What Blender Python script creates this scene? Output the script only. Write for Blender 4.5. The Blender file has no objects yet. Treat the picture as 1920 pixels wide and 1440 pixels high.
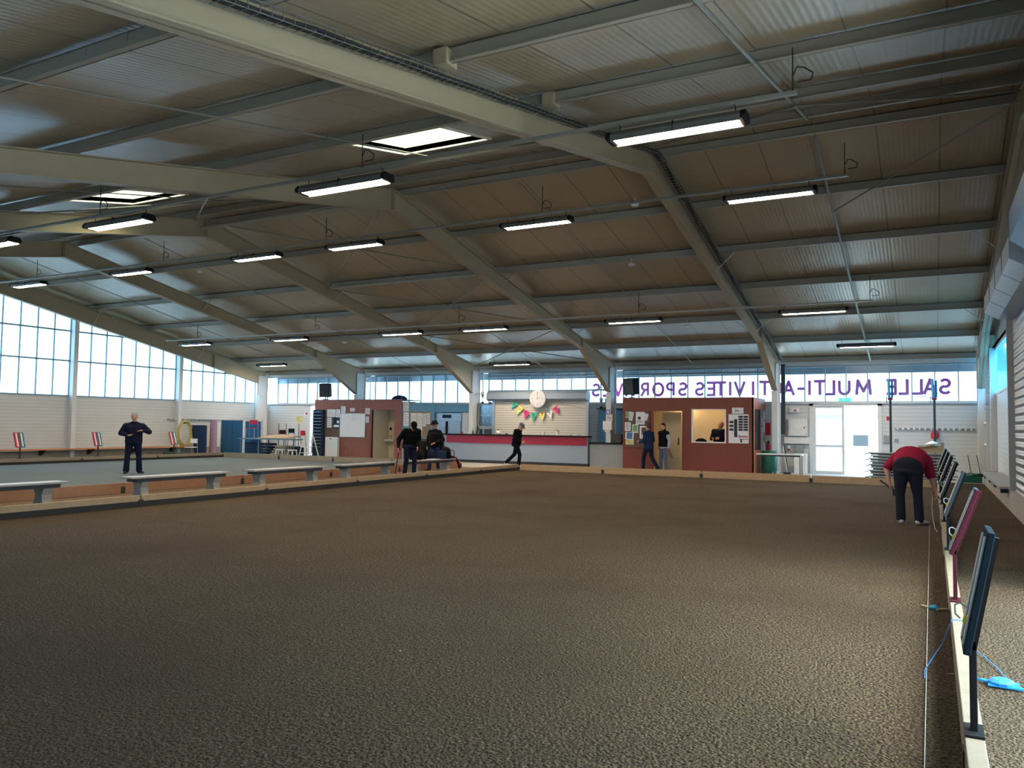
import bpy, bmesh, math, random
from mathutils import Vector, Matrix
random.seed(7)
S = bpy.context.scene
COL = S.collection
PI = math.pi

# ------------------------------------------------------------ camera
def cam_axes(yaw, pitch, roll):
    cy, sy = math.cos(yaw), math.sin(yaw)
    f = Vector((sy*math.cos(pitch), cy*math.cos(pitch), math.sin(pitch)))
    r = Vector((cy, -sy, 0)); u = r.cross(f)
    c, s = math.cos(roll), math.sin(roll)
    return c*r + s*u, -s*r + c*u, f
cr, cu, cf = cam_axes(-0.488123, 0.0519999, 0.0124475)
cd = bpy.data.cameras.new('camera'); cam = bpy.data.objects.new('camera', cd); COL.objects.link(cam)
cd.sensor_width = 36.0; cd.sensor_fit = 'HORIZONTAL'; cd.lens = 1480.98/1920*36; cd.clip_start = .05; cd.clip_end = 300
m = Matrix.Identity(4)
for i in range(3): m[i][0], m[i][1], m[i][2] = cr[i], cu[i], -cf[i]
m[0][3], m[1][3], m[2][3] = 0, 0, 1.6
cam.matrix_world = m
S.camera = cam

# ------------------------------------------------------------ daylight, exposure
W = bpy.data.worlds.new('overcast_sky'); S.world = W; W.use_nodes = True
bg = W.node_tree.nodes['Background']; bg.inputs[0].default_value = (.5, .79, 1, 1)
def sky():      # thin cloud, brighter around the veiled sun on the right-hand side
    n, L = W.node_tree.nodes, W.node_tree.links
    g = n.new('ShaderNodeTexCoord'); d = n.new('ShaderNodeVectorMath'); d.operation = 'DOT_PRODUCT'; L.new(g.outputs['Generated'], d.inputs[0]); d.inputs[1].default_value = Vector((.66, -.2, .72)).normalized()
    a = n.new('ShaderNodeMath'); a.operation = 'MAXIMUM'; a.inputs[1].default_value = 0; L.new(d.outputs['Value'], a.inputs[0])
    p = n.new('ShaderNodeMath'); p.operation = 'POWER'; p.inputs[1].default_value = 16; L.new(a.outputs[0], p.inputs[0])
    q = n.new('ShaderNodeMath'); q.operation = 'MULTIPLY_ADD'; q.inputs[1].default_value = 15; q.inputs[2].default_value = 5.0; L.new(p.outputs[0], q.inputs[0]); L.new(q.outputs[0], bg.inputs[1])
    mx = n.new('ShaderNodeMixRGB'); mx.inputs[1].default_value = (.5, .79, 1, 1); mx.inputs[2].default_value = (1, .93, .8, 1); L.new(p.outputs[0], mx.inputs[0]); L.new(mx.outputs[0], bg.inputs[0])
sky()
S.view_settings.view_transform = 'Standard'; S.view_settings.look = 'None'
S.view_settings.gamma = 1; S.view_settings.use_curve_mapping = False; S.view_settings.exposure = 1.12
LAMP = 62.0
try:
    S.cycles.use_denoising = True
    S.cycles.max_bounces = 10; S.cycles.diffuse_bounces = 5; S.cycles.glossy_bounces = 3; S.cycles.transparent_max_bounces = 12
    S.cycles.sample_clamp_indirect = 4
except Exception: pass
def portal(loc, size, d):
    l = bpy.data.lights.new('daylight_opening', 'AREA'); l.shape = 'RECTANGLE'; l.size, l.size_y = size
    l.cycles.is_portal = True
    o = bpy.data.objects.new('daylight_opening', l); COL.objects.link(o); o.location = loc
    o.rotation_euler = Vector(d).to_track_quat('-Z', 'Z' if abs(d[2]) < .5 else 'Y').to_euler()
portal((-14.2, 30.15, 3.2), (31.5, 1.3), (0, -1, 0))
portal((-14.1, -.85, 3.25), (30.6, 1.0), (0, 1, 0))  # for the added near-wall window band
portal((-2.6, 30.15, 1.25), (2.2, 2.5), (0, -1, 0))
portal((-30.25, 14.7, 4.5), (30, 4.2), (1, 0, 0))
portal((1.95, 6.25, 1.85), (6.2, 3.7), (-1, 0, 0))
portal((1.95, 26.35, 3.35), (6.7, 1.3), (-1, 0, 0))
portal((-7.85, 11.3, 7.1), (1.9, 1.6), (0, 0, -1))
portal((-15.7, 11.3, 7.1), (1.9, 1.6), (0, 0, -1))

# ------------------------------------------------------------ materials
def hx(h):
    h = h.lstrip('#'); c = [int(h[i:i+2], 16)/255 for i in (0, 2, 4)]
    return tuple((x/12.92 if x <= .04045 else ((x+.055)/1.055)**2.4) for x in c) + (1,)
def mat(name, col, rough=.6, metal=0, var=.12, scale=6, bump=0, bscale=60, spec=.5):
    mt = bpy.data.materials.new(name); mt.use_nodes = True; nt = mt.node_tree; n = nt.nodes; L = nt.links
    b = n['Principled BSDF']; b.inputs['Roughness'].default_value = rough; b.inputs['Metallic'].default_value = metal
    b.inputs['Specular IOR Level'].default_value = spec
    tc = n.new('ShaderNodeTexCoord'); ns = n.new('ShaderNodeTexNoise'); ns.inputs['Scale'].default_value = scale; ns.inputs['Detail'].default_value = 3
    L.new(tc.outputs['Object'], ns.inputs['Vector'])
    mx = n.new('ShaderNodeMixRGB'); c = hx(col)
    mx.inputs[1].default_value = tuple(x*(1-var) for x in c[:3]) + (1,); mx.inputs[2].default_value = tuple(min(1, x*(1+var)) for x in c[:3]) + (1,)
    L.new(ns.outputs['Fac'], mx.inputs[0]); L.new(mx.outputs[0], b.inputs['Base Color'])
    if bump:
        n2 = n.new('ShaderNodeTexNoise'); n2.inputs['Scale'].default_value = bscale; L.new(tc.outputs['Object'], n2.inputs['Vector'])
        bp = n.new('ShaderNodeBump'); bp.inputs['Strength'].default_value = bump; bp.inputs['Distance'].default_value = .01
        L.new(n2.outputs['Fac'], bp.inputs['Height']); L.new(bp.outputs[0], b.inputs['Normal'])
    return mt
def emis(name, col, st):
    mt = bpy.data.materials.new(name); mt.use_nodes = True; nt = mt.node_tree
    b = nt.nodes['Principled BSDF']; b.inputs['Base Color'].default_value = hx(col); b.inputs['Emission Color'].default_value = hx(col); b.inputs['Emission Strength'].default_value = st
    return mt
def pane_mat(name, tint, keep=.92):
    mt = bpy.data.materials.new(name); mt.use_nodes = True; nt = mt.node_tree; n = nt.nodes; n.clear()
    o = n.new('ShaderNodeOutputMaterial'); t = n.new('ShaderNodeBsdfTransparent'); t.inputs[0].default_value = tint
    g = n.new('ShaderNodeBsdfGlossy'); g.inputs['Roughness'].default_value = .15; g.inputs[0].default_value = (.8, .8, .8, 1)
    mx = n.new('ShaderNodeMixShader'); mx.inputs[0].default_value = 1-keep
    nt.links.new(t.outputs[0], mx.inputs[1]); nt.links.new(g.outputs[0], mx.inputs[2]); nt.links.new(mx.outputs[0], o.inputs[0])
    return mt
def film(name, col):      # coloured see-through vinyl
    mt = bpy.data.materials.new(name); mt.use_nodes = True; nt = mt.node_tree; n = nt.nodes; n.clear()
    o = n.new('ShaderNodeOutputMaterial'); t = n.new('ShaderNodeBsdfTransparent'); t.inputs[0].default_value = col; g = n.new('ShaderNodeBsdfDiffuse'); g.inputs[0].default_value = col
    mx = n.new('ShaderNodeMixShader'); mx.inputs[0].default_value = .15
    nt.links.new(t.outputs[0], mx.inputs[1]); nt.links.new(g.outputs[0], mx.inputs[2]); nt.links.new(mx.outputs[0], o.inputs[0])
    return mt
def stripes(name, col, axis, period, groove=.12, depth=.01, rough=.5, joint=None, micro=None, dark=.6, smooth=False, var=.08):
    """sheet with grooves every `period` metres along an object axis, optional wide joints and micro ribs"""
    mt = bpy.data.materials.new(name); mt.use_nodes = True; nt = mt.node_tree; n = nt.nodes; L = nt.links
    b = n['Principled BSDF']; b.inputs['Roughness'].default_value = rough
    tc = n.new('ShaderNodeTexCoord'); sp = n.new('ShaderNodeSeparateXYZ'); L.new(tc.outputs['Object'], sp.inputs[0])
    def mth(op, a, bb=None, c=None):
        q = n.new('ShaderNodeMath'); q.operation = op
        for i, v in enumerate((a, bb, c)):
            if v is None: continue
            if isinstance(v, (int, float)): q.inputs[i].default_value = v
            else: L.new(v, q.inputs[i])
        return q.outputs[0]
    x = sp.outputs[axis]
    fr = mth('FRACT', mth('DIVIDE', mth('ADD', x, 100), period))
    g = mth('LESS_THAN', fr, groove)
    if smooth: h = mth('SINE', mth('MULTIPLY', fr, 2*PI))
    else: h = mth('SUBTRACT', 1, g)
    if micro:
        h = mth('ADD', mth('MULTIPLY', mth('SINE', mth('MULTIPLY', x, 2*PI/micro)), .18), h)
    ns = n.new('ShaderNodeTexNoise'); ns.inputs['Scale'].default_value = 1.2; ns.inputs['Detail'].default_value = 4; L.new(tc.outputs['Object'], ns.inputs['Vector'])
    c = hx(col); mx = n.new('ShaderNodeMixRGB')
    mx.inputs[1].default_value = tuple(v*(1-var) for v in c[:3])+(1,); mx.inputs[2].default_value = tuple(min(1, v*(1+var)) for v in c[:3])+(1,)
    L.new(ns.outputs['Fac'], mx.inputs[0])
    m2 = n.new('ShaderNodeMixRGB'); m2.inputs[2].default_value = tuple(v*(1-dark) for v in c[:3])+(1,)
    L.new(mx.outputs[0], m2.inputs[1])
    if joint:
        j = mth('LESS_THAN', mth('FRACT', mth('DIVIDE', mth('ADD', x, 100), joint)), .02/joint)
        L.new(j, m2.inputs[0])
    elif smooth: m2.inputs[0].default_value = 0
    else: L.new(g, m2.inputs[0])
    L.new(m2.outputs[0], b.inputs['Base Color'])
    bp = n.new('ShaderNodeBump'); bp.inputs['Strength'].default_value = .8; bp.inputs['Distance'].default_value = depth
    L.new(h, bp.inputs['Height']); L.new(bp.outputs[0], b.inputs['Normal'])
    return mt
def gravel(name, c1, c2, c3, bump=1.0):
    mt = bpy.data.materials.new(name); mt.use_nodes = True; nt = mt.node_tree; n = nt.nodes; L = nt.links
    b = n['Principled BSDF']; b.inputs['Roughness'].default_value = .95; b.inputs['Specular IOR Level'].default_value = .25
    tc = n.new('ShaderNodeTexCoord')
    def noise(s, d=4, vec=None, r=.5):
        q = n.new('ShaderNodeTexNoise'); q.inputs['Scale'].default_value = s; q.inputs['Detail'].default_value = d; q.inputs['Roughness'].default_value = r
        L.new(vec or tc.outputs['Object'], q.inputs['Vector']); return q.outputs['Fac']
    def ramp(f, a, bb):
        q = n.new('ShaderNodeMapRange'); q.inputs[1].default_value = a; q.inputs[2].default_value = bb; L.new(f, q.inputs[0]); return q.outputs[0]
    def mix(f, a, bb, op='MIX'):
        q = n.new('ShaderNodeMixRGB'); q.blend_type = op
        for i, v in ((0, f), (1, a), (2, bb)):
            if isinstance(v, (tuple, float, int)): q.inputs[i].default_value = v
            else: L.new(v, q.inputs[i])
        return q.outputs[0]
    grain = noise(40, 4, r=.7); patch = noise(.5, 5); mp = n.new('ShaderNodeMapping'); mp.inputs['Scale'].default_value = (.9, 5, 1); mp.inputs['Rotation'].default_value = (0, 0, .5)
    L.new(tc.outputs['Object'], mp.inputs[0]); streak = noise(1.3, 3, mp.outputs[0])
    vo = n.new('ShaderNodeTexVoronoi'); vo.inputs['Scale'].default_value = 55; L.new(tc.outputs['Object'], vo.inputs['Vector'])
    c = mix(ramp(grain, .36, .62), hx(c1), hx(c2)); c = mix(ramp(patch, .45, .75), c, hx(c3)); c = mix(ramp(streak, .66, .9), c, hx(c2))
    L.new(c, b.inputs['Base Color'])
    h = n.new('ShaderNodeMath'); h.operation = 'ADD'; L.new(grain, h.inputs[0])
    h2 = n.new('ShaderNodeMath'); h2.operation = 'MULTIPLY'; L.new(vo.outputs['Distance'], h2.inputs[0]); h2.inputs[1].default_value = -1.0; L.new(h2.outputs[0], h.inputs[1])
    bp = n.new('ShaderNodeBump'); bp.inputs['Strength'].default_value = bump; bp.inputs['Distance'].default_value = .06
    L.new(h.outputs[0], bp.inputs['Height']); L.new(bp.outputs[0], b.inputs['Normal'])
    return mt
M = dict(
 court=gravel('court_gravel', '#2e2519', '#806c50', '#57452f'),  # first colour darkens grain lows: grain tone plus painted pit shade
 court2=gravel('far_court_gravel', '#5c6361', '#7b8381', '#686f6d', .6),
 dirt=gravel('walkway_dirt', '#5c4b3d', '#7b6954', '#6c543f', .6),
 concrete=mat('pale_concrete', '#a9a59c', .8, var=.15, scale=3, bump=.2),
 rconc=mat('raw_concrete', '#9a938a', .85, var=.2, scale=4, bump=.3),
 clad=stripes('wall_cladding', '#c4c8c9', 2, .13, .1, .012, .45, dark=.22),
 roof=stripes('roof_panel', '#a8967c', 0, 1.033, .02, .006, .3, joint=1.033, micro=.085, dark=.6),
 steel=mat('painted_steel_beige', '#a8997f', .5, var=.06, scale=2),
 purl=mat('purlin_steel', '#a0978a', .5, var=.08, scale=2),
 rod=mat('galvanised_rod', '#8d8a83', .45, .4),
 white=mat('white_paint', '#cdd1d2', .5, var=.05),
 cream=mat('cream_paint', '#d9cdb0', .6, var=.06),
 black=mat('black_plastic', '#121317', .75, spec=.2), dark=mat('dark_grey', '#2a2c30', .5), grey=mat('grey_paint', '#8b8f92', .5),
 housing=mat('lamp_housing', '#55534f', .45), tube=emis('lamp_diffuser', '#ffe8cc', LAMP),
 wood3=mat('red_brown_board', '#8d684e', .75, var=.15, scale=7, bump=.2), clockf=mat('clock_face', '#b3b6ba', .6), wood=mat('pale_pine', '#9e8465', .7, var=.18, scale=9, bump=.2), wood2=mat('weathered_board', '#857b68', .75, var=.2, scale=9, bump=.2),
 mattblack=mat('matt_black', '#2a2927', .9), benchtop=mat('bench_top', '#8f8c88', .45, var=.15), benchleg=mat('bench_concrete', '#8d8780', .85, bump=.2),
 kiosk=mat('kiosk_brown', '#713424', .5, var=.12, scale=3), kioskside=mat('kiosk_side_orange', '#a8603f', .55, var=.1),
 board=mat('strand_board', '#7e4a3c', .6, var=.5, scale=14), counter=mat('counter_front', '#8794a3', .55, var=.05), red=mat('counter_red', '#8e1c34', .4, var=.08),
 slat=stripes('shutter_slats', '#bfbcb2', 2, .1, .25, .02, .45, dark=.35), slat2=stripes('shutter_corrugated', '#c9ccd0', 2, .16, .1, .05, .4, smooth=True),
 shbox=mat('shutter_box', '#8a98a4', .4, .2, var=.05), alu=mat('aluminium', '#a9adb1', .35, .8, var=.05),
 pane=pane_mat('window_pane', (.62, .7, .76, 1)), pane2=pane_mat('corrugated_sheet', (.12, .5, .8, 1), .75), dome=pane_mat('skylight_dome', (1, .9, .72, 1), .9),
 mull=mat('window_mullion', '#7c93a0', .5), letter=film('purple_lettering', (.33, .11, .25, 1)), navyp=mat('dark_score_panel', '#13222c', .85, spec=.1), blue=mat('blue_panel', '#1d5c86', .45, var=.08), bluew=mat('blue_wall', '#5d93b5', .6, var=.05),
 outside=mat('outside_ground', '#cfcac2', .9), redboard=mat('score_red', '#b23a4e', .8, spec=.15), tealboard=mat('score_teal', '#2b7388', .8, spec=.15), maroon=mat('maroon_metal', '#3f121c', .8, spec=.15),
 paper=mat('paper', '#d6d9dc', .7, var=.03), paperb=mat('paper_blue', '#3b6ea8', .6), paperg=mat('paper_green', '#6ba060', .6), papery=mat('paper_yellow', '#cfc58a', .6), ink=mat('print_ink', '#2a2d38', .7), inkr=mat('print_red', '#a22c44', .7),
 pin=mat('pin_board', '#5b4c44', .9, bump=.2), bluefab=mat('blue_fabric', '#25374f', .85, spec=.1), yellow=mat('yellow_hose', '#c9be62', .5), yel=mat('yellow_plastic', '#e0c820', .4),
 card=mat('cardboard', '#a98c6c', .8, var=.1), green=mat('green_plastic', '#0f5a48', .4), teal=mat('teal_table', '#5a7f86', .5), pink=mat('pink_wrap', '#a08498', .6, var=.3, scale=20),
 skin=mat('skin', '#b98670', .6, var=.05), navy=mat('navy_cloth', '#161c2e', .85, spec=.1), navy2=mat('dark_blue_cloth', '#1d2a4a', .85, spec=.1), blk=mat('black_cloth', '#0b0c12', .85, spec=.1), greyj=mat('grey_denim', '#4d5563', .85, var=.15, scale=12),
 lgrey=mat('light_grey_cloth', '#8d929c', .85), shirt=mat('crimson_shirt', '#8c1f3a', .85, spec=.1), charcoal=mat('charcoal_trousers', '#24242e', .85, spec=.1), shoe=mat('dark_shoe', '#17171b', .6), wshoe=mat('white_shoe', '#b9b5ae', .6),
 hairg=mat('grey_hair', '#9a989a', .8), hairb=mat('brown_hair', '#4a2f22', .8), hairk=mat('black_hair', '#15120f', .8), eye=mat('eye_dark', '#101010', .3), lip=mat('lips', '#8d4b45', .6),
 string=mat('white_string', '#c9c9c4', .7), bstring=mat('blue_string', '#2a7fd0', .6), bplast=mat('bright_blue_plastic', '#1c8ae0', .4), silver=mat('silver_trophy', '#c8c8c4', .2, .9), gold=mat('gold_trophy', '#b79a4a', .25, .9),
 redc=mat('bright_red', '#b5152a', .45), skylit=mat('skylight_kerb', '#ebe5d6', .6), whitep=mat('white_plastic', '#dcdcda', .4), glassy=pane_mat('cabinet_glass', (.8, .92, .97, 1), .8), steelw=mat('stainless', '#9aa3a8', .3, .7), orange=mat('orange_mark', '#c07a4a', .8))

# ------------------------------------------------------------ mesh building
class MB:
    def __init__(s): s.v = []; s.f = []
    def add(s, vs, fs):
        k = len(s.v); s.v += [tuple(v) for v in vs]; s.f += [tuple(i+k for i in f) for f in fs]; return s
    def box(s, x0, x1, y0, y1, z0, z1):
        return s.add([(x, y, z) for x in (x0, x1) for y in (y0, y1) for z in (z0, z1)], [(0, 1, 3, 2), (4, 6, 7, 5), (0, 4, 5, 1), (2, 3, 7, 6), (0, 2, 6, 4), (1, 5, 7, 3)])
    def beam(s, p0, p1, w, h, up=(0, 0, 1)):
        p0, p1, up = Vector(p0), Vector(p1), Vector(up); d = (p1-p0).normalized()
        if abs(d.dot(up)) > .99: up = Vector((0, 1, 0))
        a = d.cross(up).normalized()*w/2; b = a.cross(d).normalized()*h/2
        vs = [p+sa*a+sb*b for p in (p0, p1) for sa in (-1, 1) for sb in (-1, 1)]
        return s.add(vs, [(0, 1, 3, 2), (4, 6, 7, 5), (0, 4, 5, 1), (2, 3, 7, 6), (0, 2, 6, 4), (1, 5, 7, 3)])
    def cyl(s, p0, p1, r0, r1=None, n=12):
        r1 = r0 if r1 is None else r1; p0, p1 = Vector(p0), Vector(p1); d = (p1-p0).normalized()
        u = Vector((0, 0, 1)) if abs(d.z) < .9 else Vector((1, 0, 0)); a = d.cross(u).normalized(); b = d.cross(a)
        vs = []
        for p, r in ((p0, r0), (p1, r1)): vs += [p+r*(math.cos(2*PI*i/n)*a+math.sin(2*PI*i/n)*b) for i in range(n)]
        return s.add(vs, [(i, (i+1) % n, n+(i+1) % n, n+i) for i in range(n)]+[tuple(range(n))[::-1], tuple(range(n, 2*n))])
    def tube(s, pts, r, n=6):
        for a, b in zip(pts, pts[1:]): s.cyl(a, b, r, r, n)
        return s
    def prism(s, poly, axis, a, b):
        def P(u, v, w): return {0: (w, u, v), 1: (u, w, v), 2: (u, v, w)}[axis]
        n = len(poly)
        return s.add([P(u, v, a) for u, v in poly]+[P(u, v, b) for u, v in poly], [(i, (i+1) % n, n+(i+1) % n, n+i) for i in range(n)]+[tuple(range(n))[::-1], tuple(range(n, 2*n))])
    def lathe(s, c, prof, n=16):
        c = Vector(c); vs = []
        for r, z in prof: vs += [c+Vector((r*math.cos(2*PI*i/n), r*math.sin(2*PI*i/n), z)) for i in range(n)]
        fs = []
        for k in range(len(prof)-1): fs += [(k*n+i, k*n+(i+1) % n, (k+1)*n+(i+1) % n, (k+1)*n+i) for i in range(n)]
        return s.add(vs, fs+[tuple(range(n))[::-1], tuple(range((len(prof)-1)*n, len(prof)*n))])
    def wall(s, axis, a, b, u0, u1, z0, z1, holes=()):
        """slab perpendicular to axis (0/1) between a and b, over u,z, with rectangular holes"""
        us = sorted({u0, u1, *[h[0] for h in holes], *[h[1] for h in holes]}); zs = sorted({z0, z1, *[h[2] for h in holes], *[h[3] for h in holes]})
        for i in range(len(us)-1):
            for j in range(len(zs)-1):
                cu_, cz = (us[i]+us[i+1])/2, (zs[j]+zs[j+1])/2
                if any(h[0] < cu_ < h[1] and h[2] < cz < h[3] for h in holes): continue
                if axis == 1: s.box(us[i], us[i+1], a, b, zs[j], zs[j+1])
                else: s.box(a, b, us[i], us[i+1], zs[j], zs[j+1])
        return s
    def build(s, name, m, parent=None, world=False, smooth=False, bev=0):
        me = bpy.data.meshes.new(name); o_ = Vector((0, 0, 0))
        if world and parent is not None:
            q = parent
            while q is not None: o_ = o_+q.location; q = q.parent
        me.from_pydata([tuple(Vector(v)-o_) for v in s.v], [], s.f)
        bm = bmesh.new(); bm.from_mesh(me); bmesh.ops.recalc_face_normals(bm, faces=bm.faces); bm.to_mesh(me); bm.free()
        me.materials.append(m if not isinstance(m, str) else M[m])
        if smooth:
            for p in me.polygons: p.use_smooth = True
        o = bpy.data.objects.new(name, me); COL.objects.link(o)
        if parent: o.parent = parent
        if bev:
            b = o.modifiers.new('bevel', 'BEVEL'); b.width = bev; b.segments = 2; b.limit_method = 'ANGLE'
        return o
def each(mb, name, m, parent=None, world=False, **k):
    """one object per separate piece of the builder"""
    par = list(range(len(mb.v)))
    def find(i):
        while par[i] != i: par[i] = par[par[i]]; i = par[i]
        return i
    for f in mb.f:
        for i in f[1:]: par[find(i)] = find(f[0])
    gr = {}
    for f in mb.f: gr.setdefault(find(f[0]), []).append(f)
    for fs in gr.values():
        ids = sorted({i for f in fs for i in f}); mp = {v: i for i, v in enumerate(ids)}; q = MB(); q.v = [mb.v[i] for i in ids]; q.f = [tuple(mp[i] for i in f) for f in fs]
        q.build(name, m, parent, world, **k)
def tag(o, label, cat, group=None):
    o['label'] = label; o['category'] = cat
    if group: o['group'] = group
    return o
def thing(name, label, cat, loc=(0, 0, 0), group=None, rz=0):
    o = bpy.data.objects.new(name, None); COL.objects.link(o); o.empty_display_size = .2
    o.location = loc; o.rotation_euler = (0, 0, rz); return tag(o, label, cat, group)
def struct(name, mb, m):
    o = mb.build(name, m); o['kind'] = 'structure'; return o
def one(name, mb, m, label, cat, group=None, **k):
    return tag(mb.build(name, m, **k), label, cat, group)
def dup(root, loc, rz=None, label=None):
    def cp(o, par):
        c = o.copy(); COL.objects.link(c); c.parent = par
        for ch in list(o.children): cp(ch, c)
        return c
    c = cp(root, None); c.location = loc
    if rz is not None: c.rotation_euler = (0, 0, rz)
    if label: c['label'] = label
    return c
def text(s, size, m, name, parent=None, loc=(0, 0, 0), rot=(0, 0, 0), ext=.002, off=0, width=None, align='LEFT'):
    cu_ = bpy.data.curves.new(name, 'FONT'); cu_.body = s; cu_.size = size; cu_.extrude = ext; cu_.offset = off; cu_.align_x = align; cu_.align_y = 'BOTTOM_BASELINE' if align == 'LEFT' else 'CENTER'
    t = bpy.data.objects.new('t', cu_); COL.objects.link(t); bpy.context.view_layer.update()
    me = bpy.data.meshes.new_from_object(t.evaluated_get(bpy.context.evaluated_depsgraph_get())); bpy.data.objects.remove(t)
    if width:
        xs = [v.co.x for v in me.vertices]; k = width/(max(xs)-min(xs)); x0 = min(xs)
        for v in me.vertices: v.co.x = (v.co.x-x0)*k
    me.materials.clear(); me.materials.append(M[m]); me.name = name
    o = bpy.data.objects.new(name, me); COL.objects.link(o); o.location = loc; o.rotation_euler = rot
    if parent: o.parent = parent
    return o

# ------------------------------------------------------------ the setting
FR = [-29.65, -23.45, -17.25, -11.05, -4.85, 1.4]          # frame positions along the hall
RY = 14.7
def ztop(y): return 7.05-.205*abs(y-RY)                   # top of rafters
def zroof(y): return 7.27-.205*abs(y-RY)                  # underside of roof panels
NEARY = -.7
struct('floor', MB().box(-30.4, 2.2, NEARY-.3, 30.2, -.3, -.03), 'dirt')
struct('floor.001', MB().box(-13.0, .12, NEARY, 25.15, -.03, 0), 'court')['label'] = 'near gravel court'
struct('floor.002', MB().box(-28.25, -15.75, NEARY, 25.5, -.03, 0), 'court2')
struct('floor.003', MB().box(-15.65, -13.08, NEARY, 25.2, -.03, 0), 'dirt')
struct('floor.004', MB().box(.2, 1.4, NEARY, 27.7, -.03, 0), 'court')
struct('floor.005', MB().box(-30.3, .2, 25.6, 30.1, -.03, .02).box(.2, 1.75, 27.7, 30.1, -.03, .02), 'concrete')
struct('trim_1', MB().box(-60, 30, 30.3, 120, -.4, -.1).box(-90, -30.5, -40, 120, -.4, -.1).box(2.2, 60, -40, 30.3, -.4, -.1).box(-30.5, 2.2, -40, -1.2, -.4, -.1), 'outside')
# far wall: cladding below the window band, door openings
struct('wall_far', MB().wall(1, 30.0, 30.12, -30.3, 1.9, 0, 2.53, [(-3.85, -1.52, -.1, 2.5), (-27.25, -26.3, -.1, 2.42)]).box(-30.3, 1.9, 30.0, 30.3, 3.86, 4.14).box(1.5, 1.9, 30.0, 30.12, 2.53, 3.86), 'clad')
struct('wall_left', MB().wall(0, -30.3, -30.18, NEARY, 30.1, 0, 2.53), 'clad')
near = MB().wall(1, NEARY-.12, NEARY, -30.3, 1.9, 0, 4.1, [(-29.4, 1.2, 2.75, 3.75)]); struct('wall_near', near, 'clad')
nf = MB().box(-29.4, 1.2, NEARY-.12, NEARY, 2.73, 2.79).box(-29.4, 1.2, NEARY-.12, NEARY, 3.7, 3.76)  # window band in the unseen near wall, added to light the near roof slope
for i in range(46): nf.box(-29.4+i*.68-.015, -29.4+i*.68+.015, NEARY-.09, NEARY-.04, 2.75, 3.75)
MB().box(-29.4, 1.2, NEARY-.08, NEARY-.07, 2.79, 3.7).build('pane', 'pane', struct('window_13', nf, 'mull'))
rw = MB().wall(0, 1.7, 1.82, NEARY, 30.1, 0, 4.2, [(3.1, 9.4, -.1, 3.7), (23.0, 29.7, 2.7, 4.0)])
rw.prism([(NEARY, 4.1), (30.1, 4.1), (RY, 7.25)], 0, 1.7, 1.82)
struct('wall_right', rw, 'clad')
struct('trim_2', MB().box(1.38, 1.7, 9.6, 27.7, 0, .42).box(1.38, 1.7, NEARY, 2.9, 0, .42), 'rconc')     # concrete upstand of the right wall
struct('trim_3', MB().box(-30.18, -30.02, NEARY, 30, 0, .4), 'rconc')
# roof: two sloping panels, the near one cut for two skylights
SKY = [(-8.75, -6.95, 10.5, 12.05), (-16.6, -14.8, 10.5, 12.05)]
rf = MB()
def slab(x0, x1, y0, y1):
    rf.prism([(y0, zroof(y0)), (y1, zroof(y1)), (y1, zroof(y1)+.1), (y0, zroof(y0)+.1)], 0, x0, x1)
slab(-30.7, 2.3, RY, 30.95)
xs = [-30.7, SKY[1][0], SKY[1][1], SKY[0][0], SKY[0][1], 2.3]
for i in range(5):
    if i in (1, 3): slab(xs[i], xs[i+1], -1.6, 10.5); slab(xs[i], xs[i+1], 12.05, RY)
    else: slab(xs[i], xs[i+1], -1.6, RY)
struct('ceiling', rf, 'roof')
struct('trim_4', MB().box(-30.8, 2.4, 30.95, 31.1, 3.62, 4.05), 'shbox')     # gutter at the far eave, seen through the glass
for k, (x0, x1, y0, y1) in enumerate(SKY):
    kb = MB()
    for a, b, c, d in ((x0-.05, x0, y0-.05, y1+.05), (x1, x1+.05, y0-.05, y1+.05), (x0, x1, y0-.05, y0), (x0, x1, y1, y1+.05)):
        zb = min(zroof(c), zroof(d)); kb.prism([(c, zroof(c)-.03), (d, zroof(d)-.03), (d, 7.25), (c, 7.25)], 0, a, b)
    kb.box(x0, x1, y0+.72, y0+.78, 6.85, 6.92)
    w = struct('window_%d' % (20+k), kb, 'skylit')
    pn = MB().box(x0-.05, x1+.05, y0-.05, y1+.05, 7.26, 7.27)
    pn.build('pane', 'dome', w)

# window band of the far wall, one window per bay
def far_window(k, x0, x1, step, bars=()):
    f = MB(); z0, z1, y = 2.53, 3.86, 30.06
    f.box(x0, x1, y-.05, y+.05, z0, z0+.05).box(x0, x1, y-.05, y+.05, z1-.05, z1)
    for zb in bars: f.box(x0, x1, y-.12, y+.02, zb-.03, zb+.03)
    x = x0+.05
    n = max(1, round((x1-x0)/step)); d = (x1-x0)/n
    for i in range(n+1): f.box(x0+i*d-.018, x0+i*d+.018, y-.03, y+.03, z0, z1)
    w = struct('window_%d' % k, f, 'mull'); MB().box(x0, x1, y+.035, y+.045, z0+.05, z1-.05).build('pane', 'pane', w)
bays = [(-29.5, -23.6), (-23.3, -17.4), (-17.1, -11.2), (-10.9, -5.0), (-4.7, 1.5)]
for k, (a, b) in enumerate(bays): far_window(k+1, a, b, .69, {2: (3.7, 3.07), 3: (3.66,)}.get(k, ()))
struct('trim_5', MB().box(-30.1, 1.6, 29.9, 30.02, 2.5, 2.55), 'white')
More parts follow.
